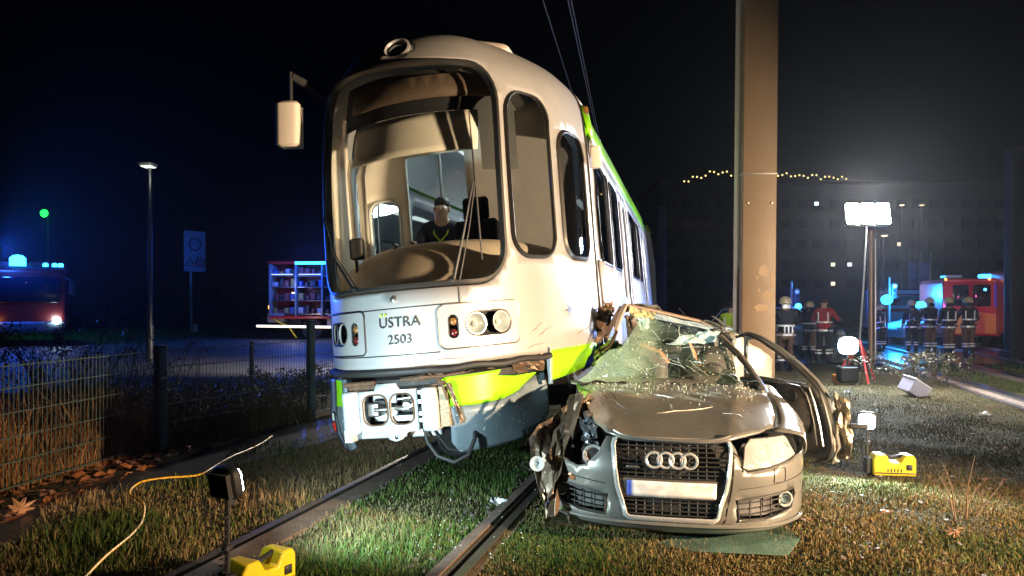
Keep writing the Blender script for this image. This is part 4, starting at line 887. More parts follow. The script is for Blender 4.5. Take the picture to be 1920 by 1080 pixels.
# side = +1: groove lies to the left of c
rail(CT-.7175-.058, -1, 1.5, 60, 'left rail of the grassed track under the tram')
rail(CT+.7175+.058+.08, 1, 1.5, 60, 'right rail of the grassed track, running under the crushed car corner', fw=.21)
for c0, nm in ((4.85, 'near rail of the wet track right of the floodlight'), (6.3, 'second rail of the wet track right of the floodlight'), (8.3, 'third rail right of the floodlight'), (9.75, 'far rail right of the floodlight')):
    rail(c0, 1, 8, 60, nm, grp='rails of the wet tracks on the right')
for a, b in ((4.45, 5.15), (6.0, 6.65), (7.9, 8.6), (9.45, 10.1)):
    sheet('track_paving', [tl(a, 9), tl(b, 9), tl(b, 40), tl(a, 40)], .0075, wet)

# ================================================ GRASS (uncountable)
def blades(name, n, region, hgt, wid, pal, seed, lean=.5, keep=None, z0=0.):
    rg = np.random.default_rng(seed); xs = []; ys = []
    x, y = region(rg, n)
    if keep is not None: k = keep(x, y); x = x[k]; y = y[k]
    n = len(x); h = hgt*rg.uniform(.45, 1.25, n)*(.7+.6*rg.random(n)**3); h = h*(.55+.9*np.clip(.5+.35*np.sin(x*3.7+2*np.sin(y*2.3))+.35*np.cos(y*4.1+1.5*np.sin(x*2.9)), 0, 1)); a = rg.uniform(0, 2*PI, n); le = rg.uniform(.1, 1, n)*lean
    la = rg.uniform(0, 2*PI, n); wx = np.cos(a)*wid/2; wy = np.sin(a)*wid/2; dx_ = np.cos(la)*h*le; dy_ = np.sin(la)*h*le
    sc2 = rg.uniform(.6, 1.4, n)
    V = np.zeros((n, 5, 3)); wx *= sc2; wy *= sc2
    V[:, 0] = np.stack([x-wx, y-wy, np.full(n, z0-.002)], 1); V[:, 1] = np.stack([x+wx, y+wy, np.full(n, z0-.002)], 1)
    V[:, 2] = np.stack([x-wx*.7+dx_*.35, y-wy*.7+dy_*.35, z0+h*.6], 1); V[:, 3] = np.stack([x+wx*.7+dx_*.35, y+wy*.7+dy_*.35, z0+h*.6], 1)
    V[:, 4] = np.stack([x+dx_, y+dy_, z0+h*np.sqrt(np.maximum(.15, 1-(le*.8)**2))], 1)
    b = np.arange(n)*5
    me = bpy.data.meshes.new(name); me.vertices.add(n*5); me.vertices.foreach_set('co', V.ravel())
    q = np.stack([b, b+1, b+3, b+2], 1); t = np.stack([b+2, b+3, b+4], 1)
    L = np.concatenate([q, t], 1).ravel(); me.loops.add(len(L)); me.loops.foreach_set('vertex_index', L.astype(np.int32))
    st = np.stack([np.arange(n)*7, np.arange(n)*7+4], 1).ravel(); me.polygons.add(2*n); me.polygons.foreach_set('loop_start', st.astype(np.int32))
    me.polygons.foreach_set('loop_total', np.tile([4, 3], n).astype(np.int32)); me.update(calc_edges=True)
    pal = np.array(pal); idx = pal_pick(x, y, pal, rg); col = pal[idx]*rg.uniform(.7, 1.3, (n, 1))
    at = me.color_attributes.new('col', 'FLOAT_COLOR', 'POINT'); ca = np.ones((n, 5, 4)); ca[:, :, :3] = col[:, None, :]; at.data.foreach_set('color', ca.ravel())
    m = MATS.get('grass_blades')
    if m is None:
        m = mat('grass_blades', (.1, .1, .03), .6); nt = m.node_tree; an = nt.nodes.new('ShaderNodeAttribute'); an.attribute_name = 'col'; nt.links.new(an.outputs['Color'], nt.nodes['Principled BSDF'].inputs['Base Color'])
        nt.nodes['Principled BSDF'].inputs['Specular IOR Level'].default_value = .03
    return kind(link(name, me, m, smooth=False), 'stuff')
def pal_pick(x, y, pal, rg):
    n = len(x); f = .5+.5*np.sin(x*2.1+1.3*np.sin(y*1.7))*np.cos(y*1.9+np.sin(x*2.3)); f = np.clip(f+rg.normal(0, .25, n), 0, .999)
    return (f*len(pal)).astype(int)
offc = lambda x, y: (x-.2668*y)*.9665
def persp(xa, ya, yb, pw=1.0):
    """denser near the camera"""
    def f(rg, n):
        y = 1/(rg.uniform(1/yb**pw, 1/ya**pw, n))**(1/pw); u = rg.uniform(xa[0], xa[1], n); return u*y*.72, y
    return f
greens = [(.035, .075, .018), (.05, .10, .022), (.07, .12, .03), (.10, .13, .045), (.16, .14, .07)]
mixed = [(.05, .085, .02), (.09, .10, .03), (.13, .105, .045), (.20, .14, .07), (.24, .17, .09)]
browns = [(.08, .075, .025), (.14, .095, .04), (.19, .125, .05), (.10, .065, .03), (.07, .10, .025)]
lrail = CT-.72; rrail = CT+.80
def near(c, x, y, lo, hi): o = offc(x, y); return (o > c+lo) & (o < c+hi)
def onrail(x, y): return near(lrail, x, y, -.10, .27) | near(rrail, x, y, -.19, .10)
carmask = lambda x, y: (np.abs((x-.988)*.983-(y-4.6)*.186) < .86) & (y > 5.15) & (y < 9)
blades('track_grass', 150000, persp((-1, 1), 3.2, 13), .055, .0065, greens, 1, .8, lambda x, y: near(CT, x, y, -.49, .64) & ~carmask(x, y))
blades('verge_grass', 75000, persp((-1.05, .3), 3.2, 12), .075, .007, mixed, 2, .8, lambda x, y: (offc(x, y) < lrail-.06) & (offc(x, y) > lrail-1.7+.25*np.sin(y*3)) )
def patchy(x, y): return np.sin(x*3.1+2*np.sin(y*1.3))+np.cos(y*2.7+x)+np.sin(x*7+y*5)*.5
blades('lawn_grass', 240000, persp((-.3, 1.05), 3.0, 15), .038, .0062, mixed, 3, .9, lambda x, y: (offc(x, y) > rrail+.06) & ~carmask(x, y) & (offc(x, y) < 4.5) & (patchy(x, y)+RNG.uniform(-1.8, 1.8, len(x)) > -.35))
blades('withered_lawn_grass', 120000, persp((.1, 1.05), 3.0, 18), .030, .008, browns, 4, 1.3, lambda x, y: (offc(x, y) > rrail+.8) & ~carmask(x, y) & (offc(x, y) < 4.6))
blades('far_track_grass', 30000, persp((.3, 1.1), 8, 22), .06, .012, greens, 5, .7, lambda x, y: near(5.5, x, y, -.3, .45) | near(7.3, x, y, -.5, .5) | near(9.0, x, y, -.3, .3))
# dry orange grass along the fence and beyond it
def band(x0, y0, x1, y1, w):
    def f(rg, n):
        t = rg.random(n); s = rg.uniform(-1, 1, n)*w; dx_, dy_ = x1-x0, y1-y0; l = math.hypot(dx_, dy_); return x0+dx_*t-dy_/l*s, y0+dy_*t+dx_/l*s
    return f
dry = [(.19, .085, .035), (.14, .065, .025), (.24, .12, .05), (.08, .045, .018)]
blades('dry_fence_grass', 6000, band(-4.5, 5.2, -3.95, 8.0, .22), .42, .008, dry, 7, .45)
blades('dry_field_grass', 5200, band(-6.0, 5.5, -4.6, 9.2, .9), .60, .009, dry, 8, .5)
blades('dry_fence_grass', 4200, band(-3.85, 8.0, -2.9, 10.2, .25), .30, .007, [(.12, .08, .03), (.07, .07, .025), (.16, .1, .05)], 9, .6)
# brambles behind the fence: many arching stems carrying small leaves
def brambles(name, n, cx, cy, rx, ry, h, seed, m1, m2):
    rg = random.Random(seed); q = MB(); V = []; Fc = []
    for k in range(n):
        x = cx+rg.uniform(-rx, rx); y = cy+rg.uniform(-ry, ry); a = rg.uniform(0, 2*PI); L = rg.uniform(.5, 1.1)*h; pts = []
        for j in range(7):
            t = j/6; pts.append(Vector((x+math.cos(a)*L*.9*t, y+math.sin(a)*L*.9*t, L*math.sin(t*PI*.62)*1.0+.02)))
        q.tube(pts, [.006*(1.2-t/6) for t in range(7)], 4)
        for j in range(24):
            t = rg.uniform(.15, 1)*5.99; i = int(t); p = pts[i].lerp(pts[i+1], t-i)+Vector([rg.uniform(-.06, .06) for _ in range(3)])
            s = rg.uniform(.02, .045); d = Vector([rg.uniform(-1, 1) for _ in range(3)]).normalized(); e = d.orthogonal().normalized(); o = len(V)
            V += [tuple(p-e*s*.4), tuple(p+d*s*.7), tuple(p+e*s*.4), tuple(p-d*s*.7)]; Fc.append((o, o+1, o+2, o+3))
    kind(q.build(name+'_stems', m1), 'stuff')
    me = bpy.data.meshes.new(name+'_leaves'); me.from_pydata(V, [], Fc); me.update(); kind(link(name+'_leaves', me, m2, smooth=False), 'stuff')
stemm = mat('bramble_stem', (.10, .07, .04), .7); leafm = mat('bramble_leaf', (.045, .06, .02), .4, 0, 0, 2., col2=(.10, .07, .03))
brambles('bramble', 260, -4.6, 9.6, 1.3, .9, .45, 11, stemm, leafm)
brambles('far_bramble', 260, -9.6, 11.8, 3.6, 2.6, 1.15, 12, stemm, leafm)
brambles('fence_weeds', 90, -3.2, 10.4, .5, 1.2, .55, 13, stemm, leafm)
brambles('mast_foot_weeds', 60, 7.8, 14.6, 1.1, .6, .6, 14, stemm, leafm)

# ================================================ FENCE PANELS
def vec2(a, b): d = Vector((b[0]-a[0], b[1]-a[1], 0)); return d.length, math.atan2(d.y, d.x)
vw = None
fence = thing('wire_fence', 'dark green wire mesh fence with square posts along the left side', 'fence', (-4.12, 5.42, 0))
F0 = fence.location
q = MB(); q.tube([(0, 0, .06), (0, 0, 1.09)], .0032, 5); o = q.build('vertical_wire', M['fence']); vw = o.data; bpy.data.objects.remove(o)
q = MB(); q.tube([(0, 0, 0), (1, 0, 0)], .0042, 5); o = q.build('horizontal_wire', M['fence']); hw = o.data; bpy.data.objects.remove(o)
def fence_panel(a, b, hz=1.0):
    L, an = vec2(a, b); n = int(L/.05)
    for k in range(n):
        o = bpy.data.objects.new('vertical_wire', vw); C.objects.link(o); o.parent = fence; t = (.025+k*L/n)/L; o.location = (a[0]+(b[0]-a[0])*t-F0.x, a[1]+(b[1]-a[1])*t-F0.y, 0)
    for z in (.08, .28, .48, .68, .88, 1.06):
        for yy in (-.008, .008):
            o = bpy.data.objects.new('horizontal_wire', hw); C.objects.link(o); o.parent = fence; o.location = (a[0]-F0.x-math.sin(an)*yy, a[1]-F0.y+math.cos(an)*yy, z); o.scale = (L, 1, 1); o.rotation_euler = (0, 0, an)
def fence_post(p, h, w_=.08, d_=.08):
    q = MB(); q.rbox((0, 0, h/2), (w_, d_, h), .008); t = q.build('post', M['fence'], fence); t.location = (p[0]-F0.x, p[1]-F0.y, 0); t.rotation_euler = (0, 0, R(60))
    q = MB(); q.rbox((0, 0, h+.008), (w_+.006, d_+.006, .016), .01); q.build('cap', M['black'], t)
    for z in (.15, .48, .9):
        q = MB(); q.rbox((w_/2+.008, 0, z), (.014, .05, .04), .004); q.build('clamp', M['fence'], t)
A0 = (-4.12, 5.42); A1 = (-3.78, 7.88); A2 = (-2.75, 10.1); A3 = (-1.9, 12.4)
fence_panel(A0, A1); fence_panel((A1[0]+.04, A1[1]+.06), A2); fence_panel((A2[0]+.04, A2[1]+.06), A3); fence_panel((-4.35, 3.0), (A0[0]-.01, A0[1]-.08))
fence_post((A1[0]+.02, A1[1]+.03), 1.10, .10, .10); fence_post(A2, 1.32, .09, .09); fence_post((-3.66, 10.4), 1.02, .045, .045); fence_post((A0[0], A0[1]-.05), 1.10)

# ================================================ YELLOW CABLE, LEAVES, DEBRIS
cb = [(150, 1092), (200, 1045), (245, 1003), (266, 975), (270, 950), (258, 938), (243, 925), (247, 914), (268, 905), (310, 897), (372, 888), (405, 872), (435, 858), (465, 843), (492, 828), (512, 816)]
q = MB(); pts = [G(u, v, .06)+Vector((0, 0, .012*math.sin(i*1.7))) for i, (u, v) in enumerate(cb)]
sp = []
for i in range(len(pts)-1):
    p0 = pts[max(i-1, 0)]; p1 = pts[i]; p2 = pts[i+1]; p3 = pts[min(i+2, len(pts)-1)]
    for t in np.linspace(0, 1, 6, endpoint=False): sp.append(.5*((2*p1)+(-p0+p2)*t+(2*p0-5*p1+4*p2-p3)*t*t+(-p0+3*p1-3*p2+p3)*t**3))
q.tube(sp, .008, 8); tag(q.build('power_cable', mat('yellow_cable', (.65, .36, .02), .45)), 'yellow cable winding over the grass beside the fence', 'cable')
def leaf_mesh(seed, s):
    rg = random.Random(seed); out = []; lobes = [(90, 1), (48, .9), (132, .9), (8, .7), (172, .7)]
    ang = []
    for a in range(-60, 241, 12):
        r = .34+max(max(0, 1-abs(a-la)/15)*.62*lr for la, lr in lobes)+rg.uniform(-.03, .05); ang.append((R(a), r*s))
    vs = [(0, 0, .012*s/.1)]; 
    for a, r in ang: vs.append((r*math.cos(a), r*math.sin(a), .35*s*(r/s-.4)**2+rg.uniform(0, .1)*s))
    vs.append((-.01*s, -.3*s, 0)); n = len(vs); q = MB(); q.add(vs, [(0, i, i+1) for i in range(1, n-1)]+[(0, n-1, 1)])
    q.tube([(0, 0, .01), (0, -.4*s, .02), (.04*s, -.9*s, .0)], .004, 4); return q
lm = mat('fallen_leaf_orange', (.34, .12, .04), .6, 0, .4, 20., .3, 80.); lm2 = mat('fallen_leaf_brown', (.26, .13, .06), .65, 0, .4, 20.)
o = leaf_mesh(1, .14).build('fallen_leaf', mat('fallen_leaf_pale', (.45, .23, .12), .6, 0, .3, 20.), smooth=False); o.location = G(38, 955, .04); o.rotation_euler = (R(38), R(10), R(20)); tag(o, 'big pale maple leaf standing up at the left picture edge', 'leaf')
LV = [(180, 998, 'red brown leaf on the grass left of the yellow cable bend', .06), (235, 893, 'small orange leaf above the yellow cable curve', .07), (262, 880, 'orange leaf between the fence post foot and the cable', .07), (150, 905, 'orange leaf in the shade near the fence', .07), (8, 968, 'dark red leaf beneath the big pale leaf', .08),
      (1565, 905, 'pale leaf on the lawn left of the yellow work light', .06), (1845, 900, 'light brown leaf near the right picture edge', .07), (1880, 905, 'pale curled leaf at the right picture edge', .06), (1790, 998, 'brown leaf in front of the bare twigs', .08), (1620, 1050, 'leaf on the lawn near the bottom right', .06),
      (1700, 730, 'small leaf beside the tipped plastic box', .08), (1850, 775, 'rust leaf on the distant lawn at right', .09), (1510, 975, 'dry leaf beside the car front corner', .06), (1885, 840, 'rust brown leaf right of the bare twigs', .08), (1820, 790, 'dark leaf before the wet tracks', .09), (1660, 960, 'curled leaf under the bare twigs', .06), (345, 855, 'leaf lying on the fence path', .06)]
for k, (u, v, l_, s_) in enumerate(LV):
    o = leaf_mesh(k+2, s_).build('fallen_leaf', lm if k % 2 else lm2, smooth=False); o.location = G(u, v, .03); o.rotation_euler = (R(random.uniform(-30, 30)), R(random.uniform(-30, 30)), random.uniform(0, 6)); tag(o, l_, 'leaf')
rg = random.Random(77)
def litter(name, n, f, s, m):
    q = MB()
    for k in range(n):
        x, y = f(); a = rg.uniform(0, 6); r = s*rg.uniform(.5, 1.3); z = rg.uniform(.012, .05); t = rg.uniform(-.4, .4)
        pts = [(x+r*math.cos(a+b)*k2, y+r*math.sin(a+b)*k2, z+t*r*math.cos(b)) for b, k2 in ((0, 1), (.9, .5), (1.8, .9), (3.1, 1), (4.1, .45), (5.1, .9))]
        q.add(pts, [tuple(range(6))])
    return kind(q.build(name, m, smooth=False), 'stuff')
litter('leaf_litter', 300, lambda: (lambda y: (rg.uniform(.15, .75)*y, y))(rg.uniform(3.2, 13)), .022, mat('dull_leaf', (.13, .065, .03), .7, 0, .4, 20.))
litter('leaf_litter', 260, lambda: (lambda t: (-4.2+t*.5+rg.uniform(-.2, .55), 4.6+t*3.6))(rg.random()), .05, lm)
pts = []
for k in range(260):
    p = G(rg.uniform(700, 1010), rg.uniform(850, 1060)) if k % 3 else G(rg.uniform(1440, 1900), rg.uniform(690, 900)); pts.append((p.x, p.y, rg.uniform(.01, .05)))
crumbs('scattered_glass_crumbs', pts, .006, glassbit)
pts = [(*tl(rrail-.22+rg.gauss(0, .08), y), .03) for y in [rg.uniform(4.2, 7.5) for _ in range(150)]]
crumbs('rail_side_gravel', pts, .016, mat('gravel', (.10, .09, .08), .8))
pts = [(*tl(lrail+.26+rg.gauss(0, .05), y), .03) for y in [rg.uniform(3.8, 7.5) for _ in range(120)]]
crumbs('rail_side_gravel', pts, .016, mat('gravel', (.10, .09, .08), .8))
# pane of glass lying under the front bumper
q = MB(); e = [G(1232, 1020, .02), G(1300, 1034, .03), G(1478, 1042, .03), G(1500, 1012, .06), G(1480, 994, .09), G(1400, 990, .05), G(1290, 1000, .03)]
q.add([tuple(p) for p in e]+[tuple(p+Vector((0, 0, .006))) for p in e], [tuple(range(7))[::-1], tuple(range(7, 14))]+[(i, (i+1) % 7, 7+(i+1) % 7, 7+i) for i in range(7)])
tag(q.build('glass_sheet', mat('green_laminated_glass', (.20, .36, .30), .06, 0, .35, 6., .2, 25., alpha=.4), smooth=False), 'greenish sheet of broken glass lying on the grass under the bumper', 'broken glass')
pieces = [(1455, 640), (1550, 735), (1510, 745), (875, 968), (935, 945), (1490, 985), (1580, 745), (1620, 770)]
# tipped plastic box, debris
t = thing('plastic_box', 'pale translucent plastic box lying tipped on the far lawn', 'box', G(1706, 742), (R(10), R(28), R(20)))
q = MB()
bw, bd, bh = .38, .26, .24
for c, d in (((0, 0, .01), (bw, bd, .015)), ((-bw/2, 0, bh/2), (.015, bd, bh)), ((bw/2, 0, bh/2), (.015, bd, bh)), ((0, -bd/2, bh/2), (bw, .015, bh)), ((0, bd/2, bh/2), (bw, .015, bh))): q.box((c[0], c[1], c[2]+.03), d)
q.build('body', mat('lilac_plastic', (.50, .50, .66), .4), t, smooth=False); q = MB(); q.tube([(x*.2, y*.14, .27) for x, y in ((-1, -1), (1, -1), (1, 1), (-1, 1))], .012, 6, True); q.build('rim', M['white'], t)
for k, (u, v, l_) in enumerate(((1590, 738, 'pale scrap of trim on the lawn behind the torn door'), (1640, 775, 'small torn plastic scrap behind the yellow work light'), (935, 948, 'white plastic splinter beside the right rail'), (1845, 780, 'crumpled scrap near the wet tracks'), (385, 848, 'small dark cap lying on the fence path'))):
    o = crumple('debris_piece', M['white'] if k < 4 else M['dark'], None, ((-.07, -.03, .02), (.07, -.04, .03), (.06, .05, .05), (-.05, .04, .03)), 5, 4, .025, 90+k); o.location = G(u, v, 0); tag(o, l_, 'debris')
# bare twigs at right
tw = thing('sapling', 'bare upright twigs growing from the lawn at right', 'plant', G(1800, 975))
o0 = tw.location
for k, (u0, v0, u1, v1) in enumerate(((1792, 970, 1768, 868), (1812, 968, 1828, 855), (1818, 972, 1880, 905), (1805, 972, 1840, 905), (1790, 965, 1760, 890))):
    Yt = o0.y; a = P(u0, v0, Yt)-o0; b = P(u1, v1, Yt-.1+.05*k)-o0; m_ = a.lerp(b, .5)+Vector((.02*(-1)**k, 0, .01)); q = MB(); q.tube([a-Vector((0, 0, .05)), m_, b], [.006, .004, .002], 5); q.build('twig', mat('twig_bark', (.13, .08, .05), .7), tw)

# ================================================ BEIGE CATENARY MAST
pt = thing('catenary_mast', 'tall beige painted box section mast with the crushed car against it', 'mast', (P(1413, 700, 7.75).x, 7.75, 0), (0, R(.55), R(-4)))
polem = mat('beige_mast_paint', (.105, .068, .036), .5, 0, .22, 1.6, .12, 8.); nt = polem.node_tree
b_ = nt.nodes['Principled BSDF']; tc_ = nt.nodes.new('ShaderNodeTexCoord'); mp_ = nt.nodes.new('ShaderNodeMapping'); mp_.inputs['Scale'].default_value = (26, 26, .7); n_ = nt.nodes.new('ShaderNodeTexNoise'); n_.inputs['Scale'].default_value = 1; n_.inputs['Detail'].default_value = 5
nt.links.new(tc_.outputs['Object'], mp_.inputs[0]); nt.links.new(mp_.outputs[0], n_.inputs[0]); r_ = nt.nodes.new('ShaderNodeMapRange'); r_.inputs[1].default_value = .52; r_.inputs[2].default_value = .75; r_.inputs[4].default_value = .55; nt.links.new(n_.outputs[0], r_.inputs[0])
mx_ = nt.nodes.new('ShaderNodeMix'); mx_.data_type = 'RGBA'; nt.links.new(r_.outputs[0], mx_.inputs[0]); nt.links.new(b_.inputs['Base Color'].links[0].from_socket, mx_.inputs[6]); mx_.inputs[7].default_value = (.10, .05, .025, 1); nt.links.new(mx_.outputs[2], b_.inputs['Base Color'])
q = MB(); q.rbox((0, 0, 4.6), (.345, .30, 9.2), .012); q.build('shaft', polem, pt)
q = MB(); q.rbox((-.185, .06, 4.8), (.022, .16, 8.4), .004); q.build('side_rib', mat('lit_rib_paint', (.30, .24, .17), .5), pt)  # rib paler than the shaft: its lit edge is put into the colour
for zz in (2.9, 5.2):
    q = MB(); q.rbox((0, 0, zz), (.356, .31, .02), .006); q.build('strap', M['steel'], pt)
for xx in (-.12, .12):
    for zz in (.35, 2.6): q = MB(); q.lathe([(.012, 0), (.012, .012), (0, .014)], (xx, -.151, zz), (R(90), 0, 0), 6); q.build('bolt', M['steel'], pt)
q = MB(); q.rbox((0, 0, .06), (.6, .55, .12), .02); q.build('base_plate', M['concrete'], pt)
chips = [(.04, 1.9, .07, .10, 2), (-.04, 2.3, .05, .05, 9), (.09, 1.66, .10, .07, 4), (.02, 1.52, .12, .06, 5), (.13, 1.82, .03, .09, 6), (-.02, 1.83, .02, .03, 7), (.0, 1.70, .03, .03, 8)]
pchip = mat('pale_undercoat', (.19, .13, .075), .6)
for (x, z, w_, h_, sd) in chips[:1]+chips[2:]:
    q = MB(); r2 = random.Random(sd); q.prism([(x+w_*(.5+.35*r2.random())*math.cos(t)*.9, z+h_*(.5+.5*r2.random())*math.sin(t)*.9) for t in np.linspace(0, 2*PI, 14, endpoint=False)], -.1525, -.149); q.build('paint_chip', pchip, pt, smooth=False)

# ================================================ OVERHEAD WIRES
for k, (pa, pb, l_) in enumerate(((P(1018, 0, 9.6), P(1070, 165, 14.2), 'leftmost overhead wire above the tram roof'), (P(1065, 0, 9.6), P(1102, 172, 14.2), 'middle overhead wire, upper right of the tram'), (P(1071, 0, 9.6), P(1106, 172, 14.2), 'rightmost overhead wire, close beside the middle one'))):
    d = (pb-pa); a = pa-d*1.5; b = pb+d*4; n_ = 16; q = MB(); q.tube([a.lerp(b, i/n_)-Vector((0, 0, .0)) for i in range(n_+1)], .007, 5); tag(q.build('overhead_wire', mat('copper_wire', (.25, .24, .26), .3, .6)), l_, 'wire')
# ================================================ WORK LIGHTS
def worklight(loc, rz, label, headz, head_to, on, base=True):
    t = thing('work_light', label, 'work light', loc, rz)
    q = MB(); prof = [(-.18, .02), (.18, .02), (.18, .17), (.16, .205), (.09, .205), (.05, .135), (-.03, .135), (-.07, .205), (-.15, .205), (-.18, .16)]
    q.prism(prof, -.085, .085); q.build('battery_case', M['yellow'], t, bevel=.012, ang=30)
    q = MB(); q.tube([(-.13, 0, .19), (-.05, 0, .185), (.0, 0, .17), (.09, 0, .19)], .016, 8); q.build('carry_handle', M['black'], t)
    for x in (-.15, .15):
        q = MB(); q.rbox((x, 0, .012), (.05, .19, .024), .01); q.build('foot', M['rubber'], t)
    q = MB()
    for k in range(5): q.rbox((-.06+k*.028, -.087, .07), (.012, .004, .03), .002)
    q.build('vent_slots', M['black'], t)
    q = MB(); q.rbox((.12, -.088, .10), (.05, .012, .05), .006, axis=1); q.rbox((.0, -.087, .045), (.34, .006, .012), .002, axis=1); q.build('latch', M['black'], t)
    q = MB(); q.rbox((.186, 0, .10), (.012, .13, .10), .01, axis=0); q.build('end_plate', M['black'], t)
    q = MB(); q.rbox((-.21, 0, .10), (.05, .10, .14), .012); q.tube([(-.21, 0, .1), (-.21, 0, headz-.06)], .014, 8); q.rbox((-.21, 0, .3), (.05, .04, .03), .008); q.build('mast_tube', M['black'], t)
    q = MB(); pts = [(-.24+.016*math.cos(i*1.1)-.02*math.sin(i/55*PI), -.02+.016*math.sin(i*1.1), .14+(headz-.28)*i/60) for i in range(61)]; q.tube(pts, .0035, 4); q.tube([pts[-1], (-.27, 0, headz-.1), (-.25, 0, headz-.04)], .0035, 4); q.build('coiled_cable', M['rubber'], t)
    h = bpy.data.objects.new('lamp_head', None)
    d = (Vector(head_to)-(Vector(loc)+Vector((0, 0, headz)))).normalized(); Rz = Matrix.Rotation(-rz, 3, 'Z'); dl_ = Rz @ d; eu = dl_.to_track_quat('-Y', 'Z').to_euler()
    c = Vector((-.21, 0, headz)); T = eu.to_matrix()
    q = MB(); q.rbox(tuple(c), (.165, .07, .165), .035, tuple(eu), axis=1); hd = q.build('lamp_head', M['black'], t, bevel=.006)
    for k in range(9):
        q = MB(); p = c+T @ Vector((-.064+k*.016, .046, 0)); q.box(tuple(p), (.004, .03, .13), tuple(eu)); q.build('cooling_fin', M['black'], hd)
    q = MB(); q.rbox(tuple(c+T @ Vector((0, -.037, 0))), (.135, .004, .135), .03, tuple(eu), axis=1); q.build('led_glass', M['coolled'], hd)
    q = MB(); q.rbox(tuple(c+T @ Vector((0, .0, -.10))), (.03, .05, .05), .008, tuple(eu)); q.build('tilt_joint', M['black'], hd)
    return t
RZ = R(60)
lw = Vector((P(487, 1100, 4.0).x, 4.0, 0))
worklight(tuple(lw), RZ, 'yellow battery work light at the bottom edge, lamp turned to the tram', .635, (-.55, 5.6, 1.0), True)
rwl = G(1672, 893); worklight((rwl.x, rwl.y, 0), R(-8), 'yellow battery work light shining on the lawn right of the car', .50, (2.0, 4.2, .25), True)
# ================================================ FLOODLIGHT ON RED TRIPOD
fb = G(1606, 716); ft = thing('floodlight', 'bright floodlight panel high on a red tripod', 'floodlight', fb)
hub = P(1612, 638, fb.y)-fb
q = MB(); q.tube([hub, P(1620, 520, fb.y)-fb, P(1626, 410, fb.y)-fb], [.022, .018, .014], 8); q.build('telescopic_pole', M['steel'], ft)
redm = mat('red_painted_tube', (.6, .03, .03), .35)
for (u, v, dy) in ((1602, 716, -.6), (1566, 700, .1), (1650, 712, .2), (1618, 700, .9)):
    e = P(u, v, fb.y)-fb; e.z = 0; e.y = dy; q = MB(); q.tube([hub, e], .02, 8); lg = q.build('tripod_leg', redm, ft)
    q = MB(); q.ell(tuple(e), (.03, .03, .02)); q.build('rubber_foot', M['rubber'], lg)
top = P(1625, 402, fb.y)-fb
q = MB(); q.rbox(tuple(top+Vector((0, 0, -.22))), (.9, .05, .04), .01); q.build('lamp_crossbar', M['steel'], ft)
for k, dxx in enumerate((-.30, 0, .30)):
    q = MB(); q.rbox(tuple(top+Vector((dxx, 0, 0))), (.295, .10, .46), .05, (R(-12), 0, 0), axis=1); hd = q.build('lamp_box', M['black'], ft)
    q = MB(); q.rbox(tuple(top+Vector((dxx, -.058, .01))), (.285, .012, .44), .05, (R(-12), 0, 0), axis=1); q.build('lamp_glass', M['lamp'], hd)
t = thing('site_lamp', 'blue white lamp standing low beside the red tripod', 'lamp', (6.55, 14.45, 0))
q = MB(); q.rbox((0, 0, .2), (.36, .25, .3), .04); q.build('case', M['black'], t); q = MB(); q.tube([(0, 0, .3), (0, 0, .62)], .02, 8); q.build('post', M['black'], t); q = MB(); q.rbox((0, 0, .76), (.42, .08, .36), .14, axis=1); q.build('lamp_box', M['black'], t)
q = MB(); q.rbox((0, -.047, .76), (.39, .012, .33), .13, axis=1); q.build('lamp_glass', emis('blue_white_glass', (.35, .75, 1), 90), t)
t = thing('equipment_case', 'small orange case standing at the foot of the red tripod', 'case', G(1576, 718)); q = MB(); q.rbox((0, 0, .09), (.26, .2, .16), .03); q.build('body', mat('orange_plastic', (.7, .22, .03), .5), t, bevel=.01); q = MB(); q.tube([(-.08, 0, .17), (-.06, 0, .21), (.06, 0, .21), (.08, 0, .17)], .01, 6); q.build('handle', M['black'], t)
# second mast lamp standing behind the tram: it lights the road behind the fence
t = thing('floodlight', 'tripod floodlight hidden behind the tram nose', 'floodlight', (-1.2, 17.15, 0)); q = MB(); q.tube([(0, 0, .9), (0, 0, 3.2)], .02, 8); q.build('telescopic_pole', M['steel'], t)
for a in range(3): q = MB(); q.tube([(0, 0, 1.0), (.6*math.cos(a*2.1), .6*math.sin(a*2.1), 0)], .02, 6); q.build('tripod_leg', redm, t)
q = MB(); q.rbox((0, .1, 3.3), (.6, .1, .3), .03, axis=1); q.build('lamp_box', M['black'], t); 
# lamp on a stand out of frame to the right: the warm light on tram, mast and car comes from it
t = thing('floodlight', 'warm floodlight on a stand outside the right picture edge', 'floodlight', (7.52, 2.0, 0)); q = MB(); q.tube([(0, 0, .5), (0, 0, 1.5)], .02, 8); q.build('telescopic_pole', M['steel'], t)
for a in range(3): q = MB(); q.tube([(0, 0, .7), (.45*math.cos(a*2.1), .45*math.sin(a*2.1), 0)], .018, 6); q.build('tripod_leg', redm, t)
q = MB(); q.rbox((.05, -.02, 1.56), (.3, .1, .24), .03, (0, 0, R(45)), axis=1); q.build('lamp_box', M['black'], t)
